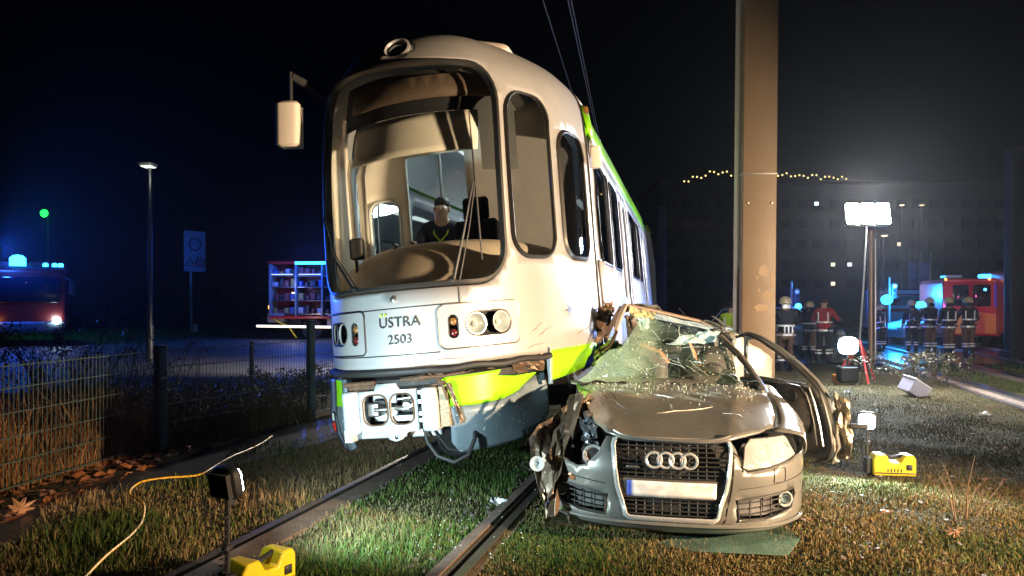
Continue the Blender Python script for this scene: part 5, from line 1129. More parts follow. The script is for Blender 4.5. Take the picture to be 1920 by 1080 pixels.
# ================================================ PEOPLE
def skin_mesh(vs, es, rs, sub=2):
    me = bpy.data.meshes.new('s'); me.from_pydata(vs, es, []); o = bpy.data.objects.new('s', me); C.objects.link(o)
    m = o.modifiers.new('skin', 'SKIN'); m.use_smooth_shade = True
    for i, r in enumerate(rs): me.skin_vertices[0].data[i].radius = r if hasattr(r, '__len__') else (r, r)
    me.skin_vertices[0].data[0].use_root = True
    q = o.modifiers.new('sub', 'SUBSURF'); q.levels = sub
    dg = bpy.context.evaluated_depsgraph_get(); dg.update(); out = bpy.data.meshes.new_from_object(o.evaluated_get(dg)); bpy.data.objects.remove(o); out.materials.clear(); return out
def person(label, loc, rz, h=1.8, helmet=True, jacket='navy', trousers='tan', bend=0., arms=((.18, .1, .25), (.18, .1, .25)), stride=.0, pack=False, group='firefighters standing on the plaza', cap=None, vest=False, kneel=0):
    """faces local -y; arms = (outwards, forwards, elbow bend) for left and right"""
    t = thing('person', label, 'person', loc, rz, group); s = h/1.8
    hip = .93-kneel; hy = .04*kneel
    def tp(x, y, z):   # torso point leaning forward by bend round the hip
        dz = z-hip; return (x, y-dz*math.sin(bend), hip+dz*math.cos(bend))
    V = []; E = []; Rr = []
    def ad(p, r, par=None):
        V.append(tuple(c*s for c in p)); Rr.append((r[0]*s, r[1]*s) if hasattr(r, '__len__') else r*s)
        if par is not None: E.append((par, len(V)-1))
        return len(V)-1
    pel = ad((0, 0, hip), (.15, .11)); ch = ad(tp(0, 0, hip+.25), (.15, .11), pel); sh = ad(tp(0, 0, hip+.47), (.17, .11), ch); nk = ad(tp(0, -.01, hip+.56), (.06, .062), sh); hd = ad(tp(0, -.03, hip+.645), (.092, .10), nk); tpv = ad(tp(0, -.025, hip+.745), (.078, .09), hd)
    ha = []; joints = {}
    for i, sx in enumerate((-1, 1)):
        ou, fo, el = arms[i]; S_ = tp(sx*.19, 0, hip+.46); a0 = ad(S_, .062, sh)
        up = Vector((sx*math.sin(ou), -math.sin(fo), -math.cos(fo)*math.cos(ou)))*.30; e = Vector(S_)+up; a1 = ad(tuple(e), .046, a0)
        fw = fo+el*2.2; d2 = Vector((sx*math.sin(ou)*.3-sx*.25*el, -math.sin(fw), -math.cos(fw))).normalized(); w_ = e+d2*.25; a2 = ad(tuple(w_), .032, a1)
        pm_ = w_+d2*.07; a3 = ad(tuple(pm_), (.042, .022), a2)
        side = Vector((0, 1, 0)).cross(d2); side = side.normalized() if side.length > .1 else Vector((1, 0, 0))
        for f_ in range(4):
            o_ = side*(f_-1.5)*.02; ad(tuple(pm_+o_+d2*(.065+.01*(f_ in (1, 2)))+Vector((0, -.012, 0))), .009, a3)
        ad(tuple(w_+side*-.045*sx+d2*.055+Vector((0, -.02, 0))), .011, a2)
        kx = sx*.10; st_ = stride*sx; kn = (kx, -.03+st_*.5-kneel*.25, .50-kneel*.35); an = (kx+sx*.02, .02+st_+kneel*.1, .09)
        l0 = ad((kx, 0, hip-.08), .095, pel); l1 = ad(kn, .062, l0); l2 = ad(an, .042, l1); ad((an[0]+sx*.01, an[1]-.16, .045), (.042, .035), l2)
        joints[sx] = (Vector(S_)*s, e*s, w_*s, Vector((kx, 0, hip-.08))*s, Vector(kn)*s, Vector(an)*s)
    link('body', skin_mesh(V, E, Rr), M['skin'], t, True, ang=180)
    # jacket, trousers and boots drawn over the body
    def lay(name, vs, es, rs, m): return link(name, skin_mesh([tuple(v) for v in vs], es, rs), m, t, True, ang=180)
    T_ = lambda z, y=0: Vector(tp(0, y, z))*s
    jv = [T_(hip-.16), T_(hip), T_(hip+.25), T_(hip+.47), T_(hip+.585)]; je = [(0, 1), (1, 2), (2, 3), (3, 4)]; jr = [(.20*s, .155*s), (.185*s, .15*s), (.185*s, .145*s), (.18*s, .12*s), (.078*s, .078*s)]
    for sx in (-1, 1):
        S_, e, w_, *_ = joints[sx]; n = len(jv); jv += [S_, e, w_]; je += [(3, n), (n, n+1), (n+1, n+2)]; jr += [.082*s, .066*s, .052*s]
    jk = lay('jacket', jv, je, jr, M[jacket])
    tv = [T_(hip-.02)]; te = []; tr = [(.17*s, .13*s)]
    for sx in (-1, 1):
        _, _, _, l0, l1, l2 = joints[sx]; n = len(tv); tv += [l0, l1, l2+Vector((0, 0, .05*s))]; te += [(0, n), (n, n+1), (n+1, n+2)]; tr += [.115*s, .088*s, .07*s]
    tro = lay('trousers', tv, te, tr, M[trousers])
    for sx in (-1, 1):
        l2 = joints[sx][5]; q = MB(); q.tube([l2+Vector((0, .02, .16))*s, l2+Vector((0, .02, .0))*s, l2+Vector((0, 0, -.05))*s], [.062*s, .06*s, .055*s], 10); q.ell(tuple(l2+Vector((0, -.08, -.05))*s), (.05*s, .13*s, .045*s)); q.build('boot', M['black'], t)
    def bandring(c, rx, ry, hh, m='reflect', parent=jk, nm='reflective_band', rot=None):
        q = MB(); n = 20; vs = []; fs = []; 
        for k in range(n):
            a = 2*PI*k/n
            for (zz, g) in ((-hh, 1), (hh, 1)): vs.append(Vector((rx*math.cos(a), ry*math.sin(a), zz)))
        for k in range(n): fs.append((2*k, 2*((k+1) % n), 2*((k+1) % n)+1, 2*k+1))
        TT = Matrix.Translation(c) @ (rot if rot is not None else Matrix.Identity(4)); q.add(vs, fs, TT); return q.build(nm, M[m], parent)
    rb_ = Matrix.Rotation(bend, 4, 'X')
    if jacket != 'redcloth' or True:
        bandring(T_(hip-.06), .232*s, .195*s, .026*s, rot=rb_); bandring(T_(hip+.16), .222*s, .185*s, .022*s, rot=rb_)
        if vest:
            for sx in (-.11, -.02, .07): q = MB(); q.rbox(tuple(T_(hip+.06)+Vector((sx*s, .188*s, 0))), (.035*s, .012, .17*s), .004, (bend, 0, 0), axis=1); q.build('reflective_stripe', M['reflect'], jk)
        for sx in ((-.12, .12) if pack or stride > .05 or arms[0][0] < .19 else ()): q = MB(); q.rbox(tuple(T_(hip+.30)+Vector((sx*s, .165*s, 0))), (.035*s, .02, .26*s), .004, (bend-.1, 0, 0), axis=1); q.build('reflective_stripe', M['reflect'], jk)
    for sx in (-1, 1):
        S_, e, w_, l0, l1, l2 = joints[sx]
        d = (w_-e).normalized(); bandring(e.lerp(w_, .55), .068*s, .068*s, .02*s, rot=d.to_track_quat('Z', 'Y').to_matrix().to_4x4())
        bandring(l2+Vector((0, 0, .17*s)), .094*s, .094*s, .02*s, parent=tro); bandring(l2+Vector((0, 0, .25*s)), .094*s, .094*s, .015*s, parent=tro)
    hc = T_(hip+.675, -.03)
    # face, ears, hair
    q = MB(); q.ell(tuple(hc+Vector((0, -.098, -.01))*s), (.014*s, .022*s, .03*s)); q.build('nose', M['skin'], t)
    for sx in (-1, 1):
        q = MB(); q.ell(tuple(hc+Vector((sx*.034, -.088, .02))*s), (.012*s, .008*s, .008*s)); q.build('eye', M['white'], t)
        q = MB(); q.ell(tuple(hc+Vector((sx*.082, 0, 0))*s), (.014*s, .022*s, .034*s)); q.build('ear', M['skin'], t)
    q = MB(); q.ell(tuple(hc+Vector((0, -.092, -.05))*s), (.026*s, .008*s, .007*s)); q.build('mouth', mat('lips', (.35, .13, .10), .5), t)
    if not (helmet and False):
        q = MB(); q.ell(tuple(hc+Vector((0, .036, .066))*s), (.092*s, .095*s, .088*s)); q.build('hair', M['hair'], t)
    if helmet:
        q = MB(); q.lathe([(.0, .155), (.06, .148), (.105, .115), (.135, .06), (.142, .0), (.15, -.015), (.142, -.02), (.128, -.01)], hc+Vector((0, .01, .035))*s, (bend*.5, 0, 0), 22); q.tube([hc+Vector((0, .01+.15*math.cos(a), .045+.14*math.sin(a)))*s for a in np.linspace(.4, 2.7, 9)], .014, 6); hm = q.build('helmet', M['helmet'], t)
        q = MB(); q.rbox(tuple(hc+Vector((0, .105, -.055))*s), (.20*s, .05*s, .11*s), .03); q.build('neck_guard', M['reflect'] if vest else M['navy'], hm)
    if cap: q = MB(); q.ell(tuple(hc+Vector((0, .0, .07))*s), (.10*s, .11*s, .065*s)); q.rbox(tuple(hc+Vector((0, -.12, .055))*s), (.13*s, .10*s, .015), .03); q.build('cap', M[cap], t)
    if pack: q = MB(); q.rbox(tuple(T_(hip+.28)+Vector((0, .23*s, 0))), (.28*s, .14*s, .42*s), .04, (bend, 0, 0)); q.tube([T_(hip+.06)+Vector((.0, .24, 0))*s, T_(hip+.48)+Vector((0, .24, 0))*s], .07*s, 10); q.build('breathing_apparatus', M['black'], jk)
    return t
def pxp(u, Y): return ((u-960)/F*Y, Y, 0)
GA = 'firefighters standing near the red tripod'; GB = 'firefighters standing in front of the red vehicle'
person('firefighter with cream helmet and broad white banded vest, back turned, nearest the beige mast', pxp(1473, 17.5), R(175), 1.76, vest=True, arms=((.35, .5, .35), (.3, .5, .3)), group=GA)
person('firefighter with silver helmet standing between the vested one and the red jacket', pxp(1517, 22), R(150), 1.66, arms=((.2, .4, .4), (.2, .3, .4)), group=GA)
person('person in red jacket and red cap with reflective bands beside two firefighters', pxp(1545, 20), R(150), 1.80, helmet=False, jacket='redcloth', trousers='navy', cap='redcloth', arms=((.5, .5, .5), (.35, .5, .5)), stride=.12, group=GA)
person('person in yellow jacket half hidden left of the beige mast', pxp(1369, 17.5), R(160), 1.66, helmet=False, jacket='hiviz', group=GA)
person('dark clothed firefighter left of the silver car, beside the floodlight pole', pxp(1652, 25.5), R(200), 1.55, trousers='navy', bend=.25, group=GB)
person('leftmost firefighter of the right group, dark, carrying an air bottle pack, before the silver car', pxp(1710, 24.5), R(170), 1.72, trousers='navy', pack=True, group=GB)
person('firefighter with pale helmet, second from the left before the red vehicle', pxp(1744, 23.5), R(190), 1.80, arms=((.2, .3, .3), (.35, .5, .4)), group=GB)
person('firefighter in the middle of the group before the red vehicle, legs in bright bands', pxp(1779, 22.8), R(180), 1.80, vest=False, stride=.06, group=GB)
person('rightmost firefighter of the group, arm bent at the hip, before the red vehicle', pxp(1816, 23.2), R(165), 1.82, arms=((.3, .2, .5), (.45, .1, .6)), stride=.1, group=GB)
# man seen through the windscreen, standing in the passage
tm = Matrix.Translation(tram.location) @ Euler(tram.rotation_euler).to_matrix().to_4x4()
pp = tm @ Vector((-.52, 2.5, 1.0))
person('person with dark hair and yellow collared jacket seen inside the tram cab', tuple(pp), R(-5), 1.62, helmet=False, jacket='navy', trousers='navy', bend=.12, arms=((.2, .6, .5), (.2, .6, .5)), group=None) if False else None
pt_ = person('person with dark hair in a dark jacket seen inside the tram cab', tuple(pp), R(-5), 1.72, helmet=False, jacket='navy', trousers='navy', bend=.12, arms=((.2, .6, .5), (.2, .6, .5)), group='people inside the tram')
q = MB(); q.tube([(-.09, -.10, 1.36), (-.07, -.16, 1.26), (0, -.17, 1.18), (.07, -.16, 1.26), (.09, -.10, 1.36)], .010, 6); q.build('yellow_collar', M['hiviz'], pt_)

# ================================================ VEHICLES
def wheel(t, x, y, r=.42, w_=.28, name='wheel'):
    q = MB(); q.lathe([(r*.55, -w_/2), (r*.92, -w_/2), (r, -w_*.36), (r, w_*.36), (r*.92, w_/2), (r*.55, w_/2)], (x, y, r), (R(90), 0, 0), 24); o = q.build(name, M['tyre'], t)
    q = MB(); q.lathe([(.0, -w_*.3), (r*.25, -w_*.35), (r*.5, -w_*.45), (r*.58, -w_*.5), (r*.58, w_*.5), (r*.5, w_*.45), (0, w_*.4)], (x, y, r), (R(90), 0, 0), 18); q.build('rim', M['steel'], o)
# rear of a fire engine with open equipment lockers, side to the camera (local x = length, -y = camera side)
t = thing('fire_engine', 'fire engine with open lit lockers and a bright bar, left of the tram', 'fire engine', (P(500, 600, 33).x, 33, 0), R(-4))
q = MB(); q.box((2.9, 1.6, 2.25), (5.6, 1.5, 2.5)); q.box((2.9, 1.3, 3.46), (5.8, 2.5, .12)); q.box((2.9, .25, 1.00), (5.6, .5, .12)); q.build('body', M['firered'], t, bevel=.03)
q = MB(); q.box((2.9, .86, 2.2), (5.5, .02, 2.3)); q.build('locker_back', mat('locker_grey', (.22, .22, .25), .5), t)
for xx in (.12, 1.30, 2.5, 3.7): q = MB(); q.box((xx, .45, 2.2), (.07, .85, 2.35)); q.build('locker_post', M['skirt'], t)
for xx in (.7, 1.9, 3.1):
    for zz in (1.15, 1.75, 2.35, 2.85): q = MB(); q.box((xx, .5, zz), (1.1, .75, .035)); q.build('shelf', M['steel'], t)
rg = random.Random(8)
for xx in (.7, 1.9, 3.1):
    for zz in (1.17, 1.77, 2.37, 2.87):
        for k in range(4):
            c_ = rg.choice([('equipment_red', (.12, .03, .03)), ('equipment_yellow', (.22, .18, .06)), ('equipment_white', (.3, .3, .32)), ('equipment_blue', (.04, .08, .25)), ('equipment_black', (.03, .03, .03)), ('equipment_black', (.03, .03, .03))])
            h_ = rg.uniform(.15, .38); q = MB(); q.rbox((xx-.42+k*.27, .3+rg.uniform(0, .2), zz+h_/2+.01), (rg.uniform(.12, .24), .3, h_), .03); q.build('equipment_box', mat(c_[0], c_[1], .5), t)
q = MB(); q.tube([(1.3, 0, 3.42), (5.6, 0, 3.42)], .07, 8); q.build('blue_light_strip', emis('blue_strip_glass', (.03, .35, 1), 5), t)
q = MB(); q.box((.62, .18, 2.92), (1.0, .05, .04)); q.box((1.95, .18, 2.92), (1.1, .05, .04)); q.build('locker_light', emis('locker_lamp', (.3, .4, 1), 2.5), t)
q = MB(); q.box((1.15, .3, 1.95), (.22, .05, .35)); q.build('lit_panel', emis('yellow_lit_panel', (1, .85, .45), 3), t)
q = MB(); q.tube([(-.35, -.25, .62), (5.3, -.25, .55)], .055, 8); q.build('glowing_step_bar', mat('glowing_step', (.8, .74, .62), .5, emit=(1, .85, .65), estr=2.2), t)  # bar made to glow, strength raised to light the wheel
wheel(t, 1.95, .45, .48, .3); wheel(t, 5.2, .45, .48, .3); q = MB(); q.box((2.9, 1.4, .72), (5.4, 1.0, .3)); q.rbox((1.15, .6, .85), (.5, .3, .45), .03); q.build('chassis', M['dark'], t)
q = MB(); q.rbox((.35, .35, .98), (.75, .5, .42), .04); q.rbox((3.5, .35, .85), (1.6, .5, .55), .04); q.build('lower_locker', mat('grey_locker_door', (.20, .19, .20), .5), t)
q = MB(); q.rbox((-.02, .3, 1.45), (.05, .06, .16), .02); q.build('tail_lamp', emis('orange_lamp', (1, .3, .03), 8), t)
q = MB(); q.tube([(.2, .1, 1.0), (.6, .05, .75), (1.0, 0, .62), (1.2, -.1, .35), (1.4, -.1, .1)], .03, 6); q.build('hose', M['yellow'], t)
q = MB(); q.rbox((6.9, 1.3, 1.9), (2.1, 2.3, 2.6), .2, axis=1); q.build('cab', M['firered'], t, bevel=.05)
lamp('POINT', (P(540, 0, 32.6).x, 32.3, 2.5), 40, (.25, .35, 1), None, .2, name='locker_and_fill_light')
lamp('POINT', (P(556, 0, 31.8).x, 31.5, 1.1), 22, (1, .85, .7), None, .1, name='locker_and_fill_light')  # added warm fill to bring out the wheel, not a locker lamp
# fire engine facing the camera at the left picture edge
t = thing('fire_engine', 'fire engine in shade-darkened red facing the camera at the left picture edge, headlights lit', 'fire engine', (-18.1, 27.6, 0), R(30))
shaded_red = mat('night_darkened_red', (.10, .008, .008), .35, 0, .1, 2.); q = MB(); q.rbox((0, 1.0, 1.75), (2.45, 2.0, 2.3), .15, axis=1); q.build('cab', shaded_red, t, bevel=.06)  # red darkened for the night, shade put into the colour
q = MB(); q.rbox((0, 4.6, 1.95), (2.45, 5.2, 2.7), .08, axis=1); q.build('body', shaded_red, t, bevel=.04)
q = MB(); q.rbox((0, -.02, 2.12), (2.15, .06, .95), .12, axis=1); q.build('windscreen', M['pane'], t)
q = MB(); q.rbox((0, -.12, .72), (2.45, .3, .42), .1, axis=1); q.build('bumper', M['skirt'], t, bevel=.03)
for s_, m_ in ((-.95, emis('amber_lit_headlight', (1, .45, .05), 10)), (.95, M['coolled'])):
    q = MB(); q.lathe([(.0, -.05), (.11, -.04), (.13, .0), (.11, .03), (0, .035)], (s_, -.28, .92 if s_ < 0 else .98), (R(90), 0, 0), 16); q.build('headlight', m_, t)
q = MB(); q.rbox((0, 1.0, 2.98), (1.7, .3, .12), .05); q.build('light_bar', M['black'], t)
for s_ in (-.35, .55, .85, 1.05):
    q = MB(); r_ = .27 if s_ < 0 else .09; q.lathe([(r_, 0), (r_, r_*1.1), (r_*.6, r_*1.5), (0, r_*1.6)], (s_, .9, 3.04), None, 14); q.build('blue_beacon', M['blueled'], t)  # first beacon enlarged so its dome mimics the glow
q = MB(); q.lathe([(.0, -.02), (.06, 0), (.0, .03)], (.75, .2, 2.75), (R(90), 0, 0), 12); q.build('marker_lamp', M['lamp'], t)
for s_ in (-1, 1):
    q = MB(); q.lathe([(.25, -.14), (.46, -.14), (.48, 0), (.46, .14), (.25, .14)], (s_*1.0, 1.1, .48), (0, R(90), 0), 20); q.build('wheel', M['tyre'], t)
    q = MB(); q.tube([(s_*1.2, .1, 2.6), (s_*1.42, 0, 2.5)], .03, 6); q.rbox((s_*1.45, .0, 2.2), (.2, .08, .5), .04); q.build('mirror', M['black'], t)
# red vehicle at right, side to the camera, cab towards the right edge
t = thing('fire_engine', 'red and yellow rescue vehicle with painted blue window reflections behind the firefighters', 'fire engine', (P(1750, 600, 28).x, 27.4, 0), R(-8))
prof = [(0, .45), (.0, 2.35), (.1, 2.52), (2.35, 2.56), (2.55, 2.45), (2.78, 1.62), (2.86, 1.5), (2.95, .9), (2.95, .42), (2.75, .40)]
arch = [(2.60+.44*math.cos(a)-.15, .40+.44*math.sin(a)) for a in np.linspace(0, PI, 12)]
q = MB(); q.prism(prof[:-1]+arch, -.0, 2.1); q.build('body', M['firered'], t, bevel=.03, ang=30)
q = MB(); q.prism([(.3, .5), (1.9, .5), (1.9, 1.2), (1.0, 1.35), (.3, 1.25)], -.012, -.004); q.build('yellow_side_panel', mat('yellow_reflex_sheet', (.65, .50, .10), .4), t)
for (a, b, z0_, z1_) in ((.35, .9, 1.5, 2.3), (1.05, 1.65, 1.5, 2.3)): q = MB(); q.rbox(((a+b)/2, -.01, (z0_+z1_)/2), (b-a, .03, z1_-z0_), .07, axis=1); q.build('side_window', M['pane'], t)
q = MB(); q.prism([(1.78, 1.48), (2.62, 1.50), (2.42, 2.32), (1.78, 2.34)], -.025, -.005); q.build('cab_window', mat('painted_reflection_pane', (.01, .03, .12), .06, emit=(.01, .05, .8), estr=.35), t)  # blue reflection painted into the pane by colour and emission
q = MB(); q.tube([(2.1, -.03, 1.6), (2.4, -.03, 1.95)], .012, 5); q.build('wiper', M['black'], t)
q = MB(); q.rbox((1.2, -.015, 2.45), (2.3, .03, .07), .02, axis=1); q.build('roof_stripe', mat('pale_red_stripe', (.6, .12, .1), .4), t)
q = MB(); q.rbox((.55, .6, 2.62), (.6, .5, .10), .05); q.build('roof_vent', M['white'], t, bevel=.03)
q = MB(); q.rbox((2.0, .5, 2.63), (1.0, .35, .14), .06); q.build('blue_light_bar', M['blueled'], t, bevel=.02)
q = MB(); q.rbox((2.2, -.03, 2.12), (.75, .02, .09), .03, axis=1); q.build('blue_reflection_patch', emis('painted_blue_reflection', (.04, .45, 1), 9), t)  # glowing strip painted on the glass as a blue reflection
q = MB(); q.lathe([(.0, 0), (.05, .01), (.0, .03)], (1.45, -.03, 2.12), (R(90), 0, 0), 10); q.build('blue_reflection_patch', emis('painted_blue_reflection', (.04, .45, 1), 9), t)  # small painted reflection, made to glow
q = MB(); q.rbox((2.80, -.03, 1.05), (.22, .03, .11), .03, axis=1); q.build('indicator_lamp', emis('orange_lamp2', (1, .45, .05), 7), t)
for xx in (.1, 1.6): q = MB(); q.ell((xx, -.03, 2.5), (.04, .03, .04)); q.build('marker_lamp', emis('orange_lamp', (1, .3, .03), 8), t)
wheel(t, 2.45, .22, .38, .24); wheel(t, .55, .22, .38, .24); q = MB(); q.rbox((1.0, -.02, 1.4), (.18, .03, .05), .01, axis=1); q.build('door_handle', M['black'], t)
# second red vehicle cut by the right picture edge
t = thing('fire_engine', 'pink lit red fire engine cut off by the right picture edge', 'fire engine', (P(1913, 600, 25.5).x, 25.5, 0), R(-8))
q = MB(); q.rbox((1.5, 1.1, 1.65), (3.0, 2.2, 2.3), .1, axis=1); q.build('body', M['firered'], t, bevel=.03); q = MB(); q.rbox((1.6, -.01, 2.15), (2.4, .03, .8), .08, axis=1); q.build('side_window', M['pane'], t)
q = MB(); q.rbox((.6, .4, 2.88), (.8, .4, .14), .05); q.build('blue_light_bar', M['blueled'], t); wheel(t, .9, .2, .45, .28); q = MB(); q.box((1.5, -.006, 1.1), (3.0, .012, .16)); q.build('white_stripe', M['white'], t)
lamp('POINT', (P(1916, 560, 24.3).x, 24.3, 1.5), 80, (1, .12, .5), None, .1, name='tail_glow_light')
def sedan(name, label, loc, rz, paint, L=4.4, est=False, group=None):
    t = thing(name, label, 'car', loc, rz, group)
    lo = [(0, .28), (-.02, .6), (.1, .78), (1.0, .92), (L-.9, .98), (L-.1, .9), (L, .6), (L-.02, .3)]
    ar = lambda cx_: [(cx_+.36*math.cos(a), .30+.36*math.sin(a)) for a in np.linspace(0, PI, 9)]
    pr = lo+ar(L-.85)+ar(.85); q = MB(); q.prism(pr, 0, 1.75); q.build('body', paint, t, bevel=.05, ang=30)
    g = [(1.0, .92), (1.75, 1.40), (3.0, 1.46), (L-.55 if est else L-1.2, 1.38), (L-.2 if est else L-.5, .97)]
    q = MB(); vs = [(x, .06 if z < 1 else .22, z) for x, z in g]+[(x, 1.69 if z < 1 else 1.53, z) for x, z in g]; n = len(g)
    q.add(vs, [tuple(range(n)), tuple(range(n, 2*n))[::-1]]+[(i, n+i, n+(i+1) % n, (i+1) % n) for i in range(n)]); q.build('glasshouse', M['pane'], t, smooth=False)
    q = MB(); q.box((2.5, .875, 1.455), (1.6 if not est else 2.2, 1.25, .03)); q.build('roof', paint, t)
    for y_ in (.12, 1.63):
        for i, (a, b) in enumerate(((0, 1), (1, 2), (2, 3), (3, 4))):
            ya = (.06 if g[a][1] < 1 else .22)-.01; yb = (.06 if g[b][1] < 1 else .22)-.01
            if y_ > 1: ya = 1.75-ya; yb = 1.75-yb
            q = MB(); q.tube([(g[a][0], ya, g[a][1]), (g[b][0], yb, g[b][1])], .03, 6); q.build('window_pillar', paint, t)
        q = MB(); yy = .145 if y_ < 1 else 1.605; q.tube([(2.45, yy-(.08 if y_ < 1 else -.08), .96), (2.45, yy+(.07 if y_ < 1 else -.07), 1.42)], .028, 6); q.build('window_pillar', paint, t)
    for x_ in (.85, L-.85): wheel(t, x_, .14, .31, .2); wheel(t, x_, 1.61, .31, .2)
    for y_ in (.25, 1.5): q = MB(); q.rbox((.04, y_, .66), (.10, .34, .13), .04, axis=0); q.build('headlight', M['white'], t); q = MB(); q.rbox((L-.03, y_, .74), (.08, .28, .14), .04, axis=0); q.build('tail_lamp', M['red'], t)
    q = MB(); q.rbox((1.45, -.1, 1.0), (.12, .2, .13), .04); q.build('wing_mirror', M['white'], t); q = MB(); q.box((2.2, -.004, .8), (.16, .02, .03)); q.box((3.2, -.004, .8), (.16, .02, .03)); q.build('door_handle', M['steel'], t)
    return t
silverp = mat('silver_car_paint', (.55, .53, .60), .3, .3, 0, coat=.5); palep = mat('pale_green_car_paint', (.40, .45, .42), .3, .3, 0, coat=.5)
s1 = sedan('parked_car', 'silver patrol car with a blue beacon behind the dark firefighters', (P(1672, 600, 29.5).x, 28.6, 0), R(6), silverp)
q = MB(); q.lathe([(.16, 0), (.17, .14), (.11, .22), (0, .24)], (-.1+1.2, .6, 1.45), None, 14); q.build('blue_beacon', emis('cyan_beacon_glass', (.01, .5, 1), 14), s1)
bcn = thing('signal_beacon', 'cyan blue flashing beacon on a stand left of the silver patrol car', 'beacon', (P(1663, 562, 27.5).x, 27.5, 0)); q = MB(); q.tube([(0, 0, 0), (0, 0, 1.6)], .03, 6); q.build('stand', M['black'], bcn); q = MB(); q.ell((0, 0, 1.75), (.20, .20, .18)); q.build('beacon_dome', emis('cyan_beacon_glass', (.01, .5, 1), 14), bcn)
bcn = thing('signal_beacon', 'small blue flashing beacon between the two helmets by the mast', 'beacon', (P(1497, 574, 25).x, 25, 0)); q = MB(); q.tube([(0, 0, 0), (0, 0, 1.4)], .025, 6); q.build('stand', M['black'], bcn); q = MB(); q.ell((0, 0, 1.5), (.11, .11, .11)); q.build('beacon_dome', M['blueled'], bcn)
s2 = sedan('parked_car', 'pale estate car seen from behind beside the red jacketed person', (P(1582, 600, 23.4).x, 23.2, 0), R(115), palep, 4.5, True)
s3 = thing('van', 'white rescue van with a red stripe behind the silver patrol car', 'van', (P(1655, 600, 36).x, 36, 0), R(0))
q = MB(); q.rbox((1.4, 1, 1.35), (3.0, 2, 1.9), .15, axis=1); q.build('body', silverp, s3, bevel=.04); q = MB(); q.box((1.4, -.01, 2.05), (2.9, .03, .10)); q.box((1.4, -.01, 1.3), (2.9, .03, .16)); q.build('red_stripe', M['firered'], s3); q = MB(); q.rbox((1.2, -.02, 1.75), (1.6, .03, .45), .08, axis=1); q.build('side_window', M['pane'], s3)
wheel(s3, .6, .2, .36, .24); wheel(s3, 2.4, .2, .36, .24)
# ================================================ MASTS, STREET LAMPS, SIGNS
def street_lamp(u, Y, vt, label, r=.05, head=None, arm=.0, lit=M['warmled'], hs=.35):
    b = pxp(u, Y); hT = H+(HV-vt)/F*Y; t = thing('street_lamp', label, 'street lamp', b)
    q = MB(); q.tube([(0, 0, 0), (0, 0, 1.0), (0, 0, 1.02), (0, 0, hT)], [r*1.7, r*1.7, r*1.1, r*.8], 10); q.build('pole', M['steel'], t)
    q = MB(); q.rbox((arm, -.1, hT), (hs, hs*1.2, .10), .04); h_ = q.build('lamp_head', mat('lamp_head_grey', (.3, .3, .3), .4), t, bevel=.02)
    q = MB(); q.rbox((arm, -.1, hT-.06), (hs*.8, hs*.9, .02), .02); q.build('lamp_glass', lit, h_); return t
l1 = street_lamp(281, 20, 310, 'slim street lamp with a dimly lit flat head left of the tram', .062, lit=emis('dim_lamp_glass', (.9, .95, .8), 1.6))
lamp('POINT', (P(288, 322, 19.6).x, 19.5, 5.0), 6, (.9, 1, .85), None, .08, name='street_lamp_light')
for u, v, Y, l_ in ((1690, 384, 60, 'left of two warm far street lamps above the right group'), (1727, 384, 60, 'right of two warm far street lamps above the right group'), (1657, 441, 48, 'far street lamp right of the floodlight pole'), (1919, 380, 40, 'far street lamp at the right picture edge')):
    street_lamp(u, Y, v, l_, .05, hs=.34)
t = thing('lamp_mast', 'brown metal mast standing right behind the floodlight tripod', 'mast', pxp(1633, 19.5)); q = MB(); q.tube([(0, 0, 0), (0, 0, H+(HV-432)/F*19.5)], .085, 12); q.build('shaft', mat('brown_galvanised', (.22, .15, .11), .4, .5), t)
q = MB(); q.tube([(.12, 0, 0), (.12, 0, 3.3)], .02, 6); q.build('conduit', M['steel'], t)
t = thing('catenary_mast', 'dark broad mast in front of the red vehicle near the right edge', 'mast', pxp(1902, 22)); q = MB(); q.rbox((0, 0, 3.1), (.42, .35, 6.2), .03); q.build('shaft', M['dark'], t); q = MB(); q.rbox((0, 0, .1), (.6, .55, .2), .03); q.build('base_plate', M['dark'], t)
t = thing('catenary_mast', 'faint dark mast behind the tram, left of the beige mast', 'mast', pxp(1240, 26)); q = MB(); q.rbox((0, 0, 2.5), (.28, .25, 5.0), .02); q.build('shaft', M['dark'], t); q = MB(); q.rbox((0, 0, .1), (.45, .45, .2), .03); q.build('base_plate', M['dark'], t)
# information sign at left, turned away
t = thing('road_sign', 'tall white zone sign with round and triangular symbols left of the tram', 'sign', (P(365, 600, 42).x, 42, 0), R(50))
gp = M['steel']
q = MB(); q.tube([(-.2, .06, 0), (-.2, .06, 5.7)], .09, 10); q.build('post', gp, t)
q = MB(); q.rbox((0, 0, 4.6), (1.25, .05, 2.3), .08, axis=1); q.build('sign_panel', mat('sign_white', (.55, .50, .58), .4), t)
redp = mat('sign_red', (.5, .03, .03), .4); grp_ = mat('sign_grey', (.12, .12, .14), .5)
q = MB(); q.tube([(.34*math.cos(a), -.035, 5.0+.34*math.sin(a)) for a in np.linspace(0, 2*PI, 24, endpoint=False)], .045, 6, True); q.build('grey_ring', grp_, t)
q = MB(); q.tube([(-.30, -.035, 4.25), (-.55, -.035, 3.75), (-.05, -.035, 3.75)], .04, 6, True); q.build('red_triangle', redp, t)
q = MB(); q.tube([(.30+.24*math.cos(a), -.035, 4.0+.24*math.sin(a)) for a in np.linspace(0, 2*PI, 20, endpoint=False)], .045, 6, True); q.build('red_ring', redp, t)
q = MB(); q.box((.3, -.035, 4.0), (.2, .01, .12)); q.build('grey_symbol', grp_, t)
q = MB(); q.tube([(0, .0, 1.0-.5), (0, 0, .0)], .16, 12); q.build('post_sleeve', M['white'], t)
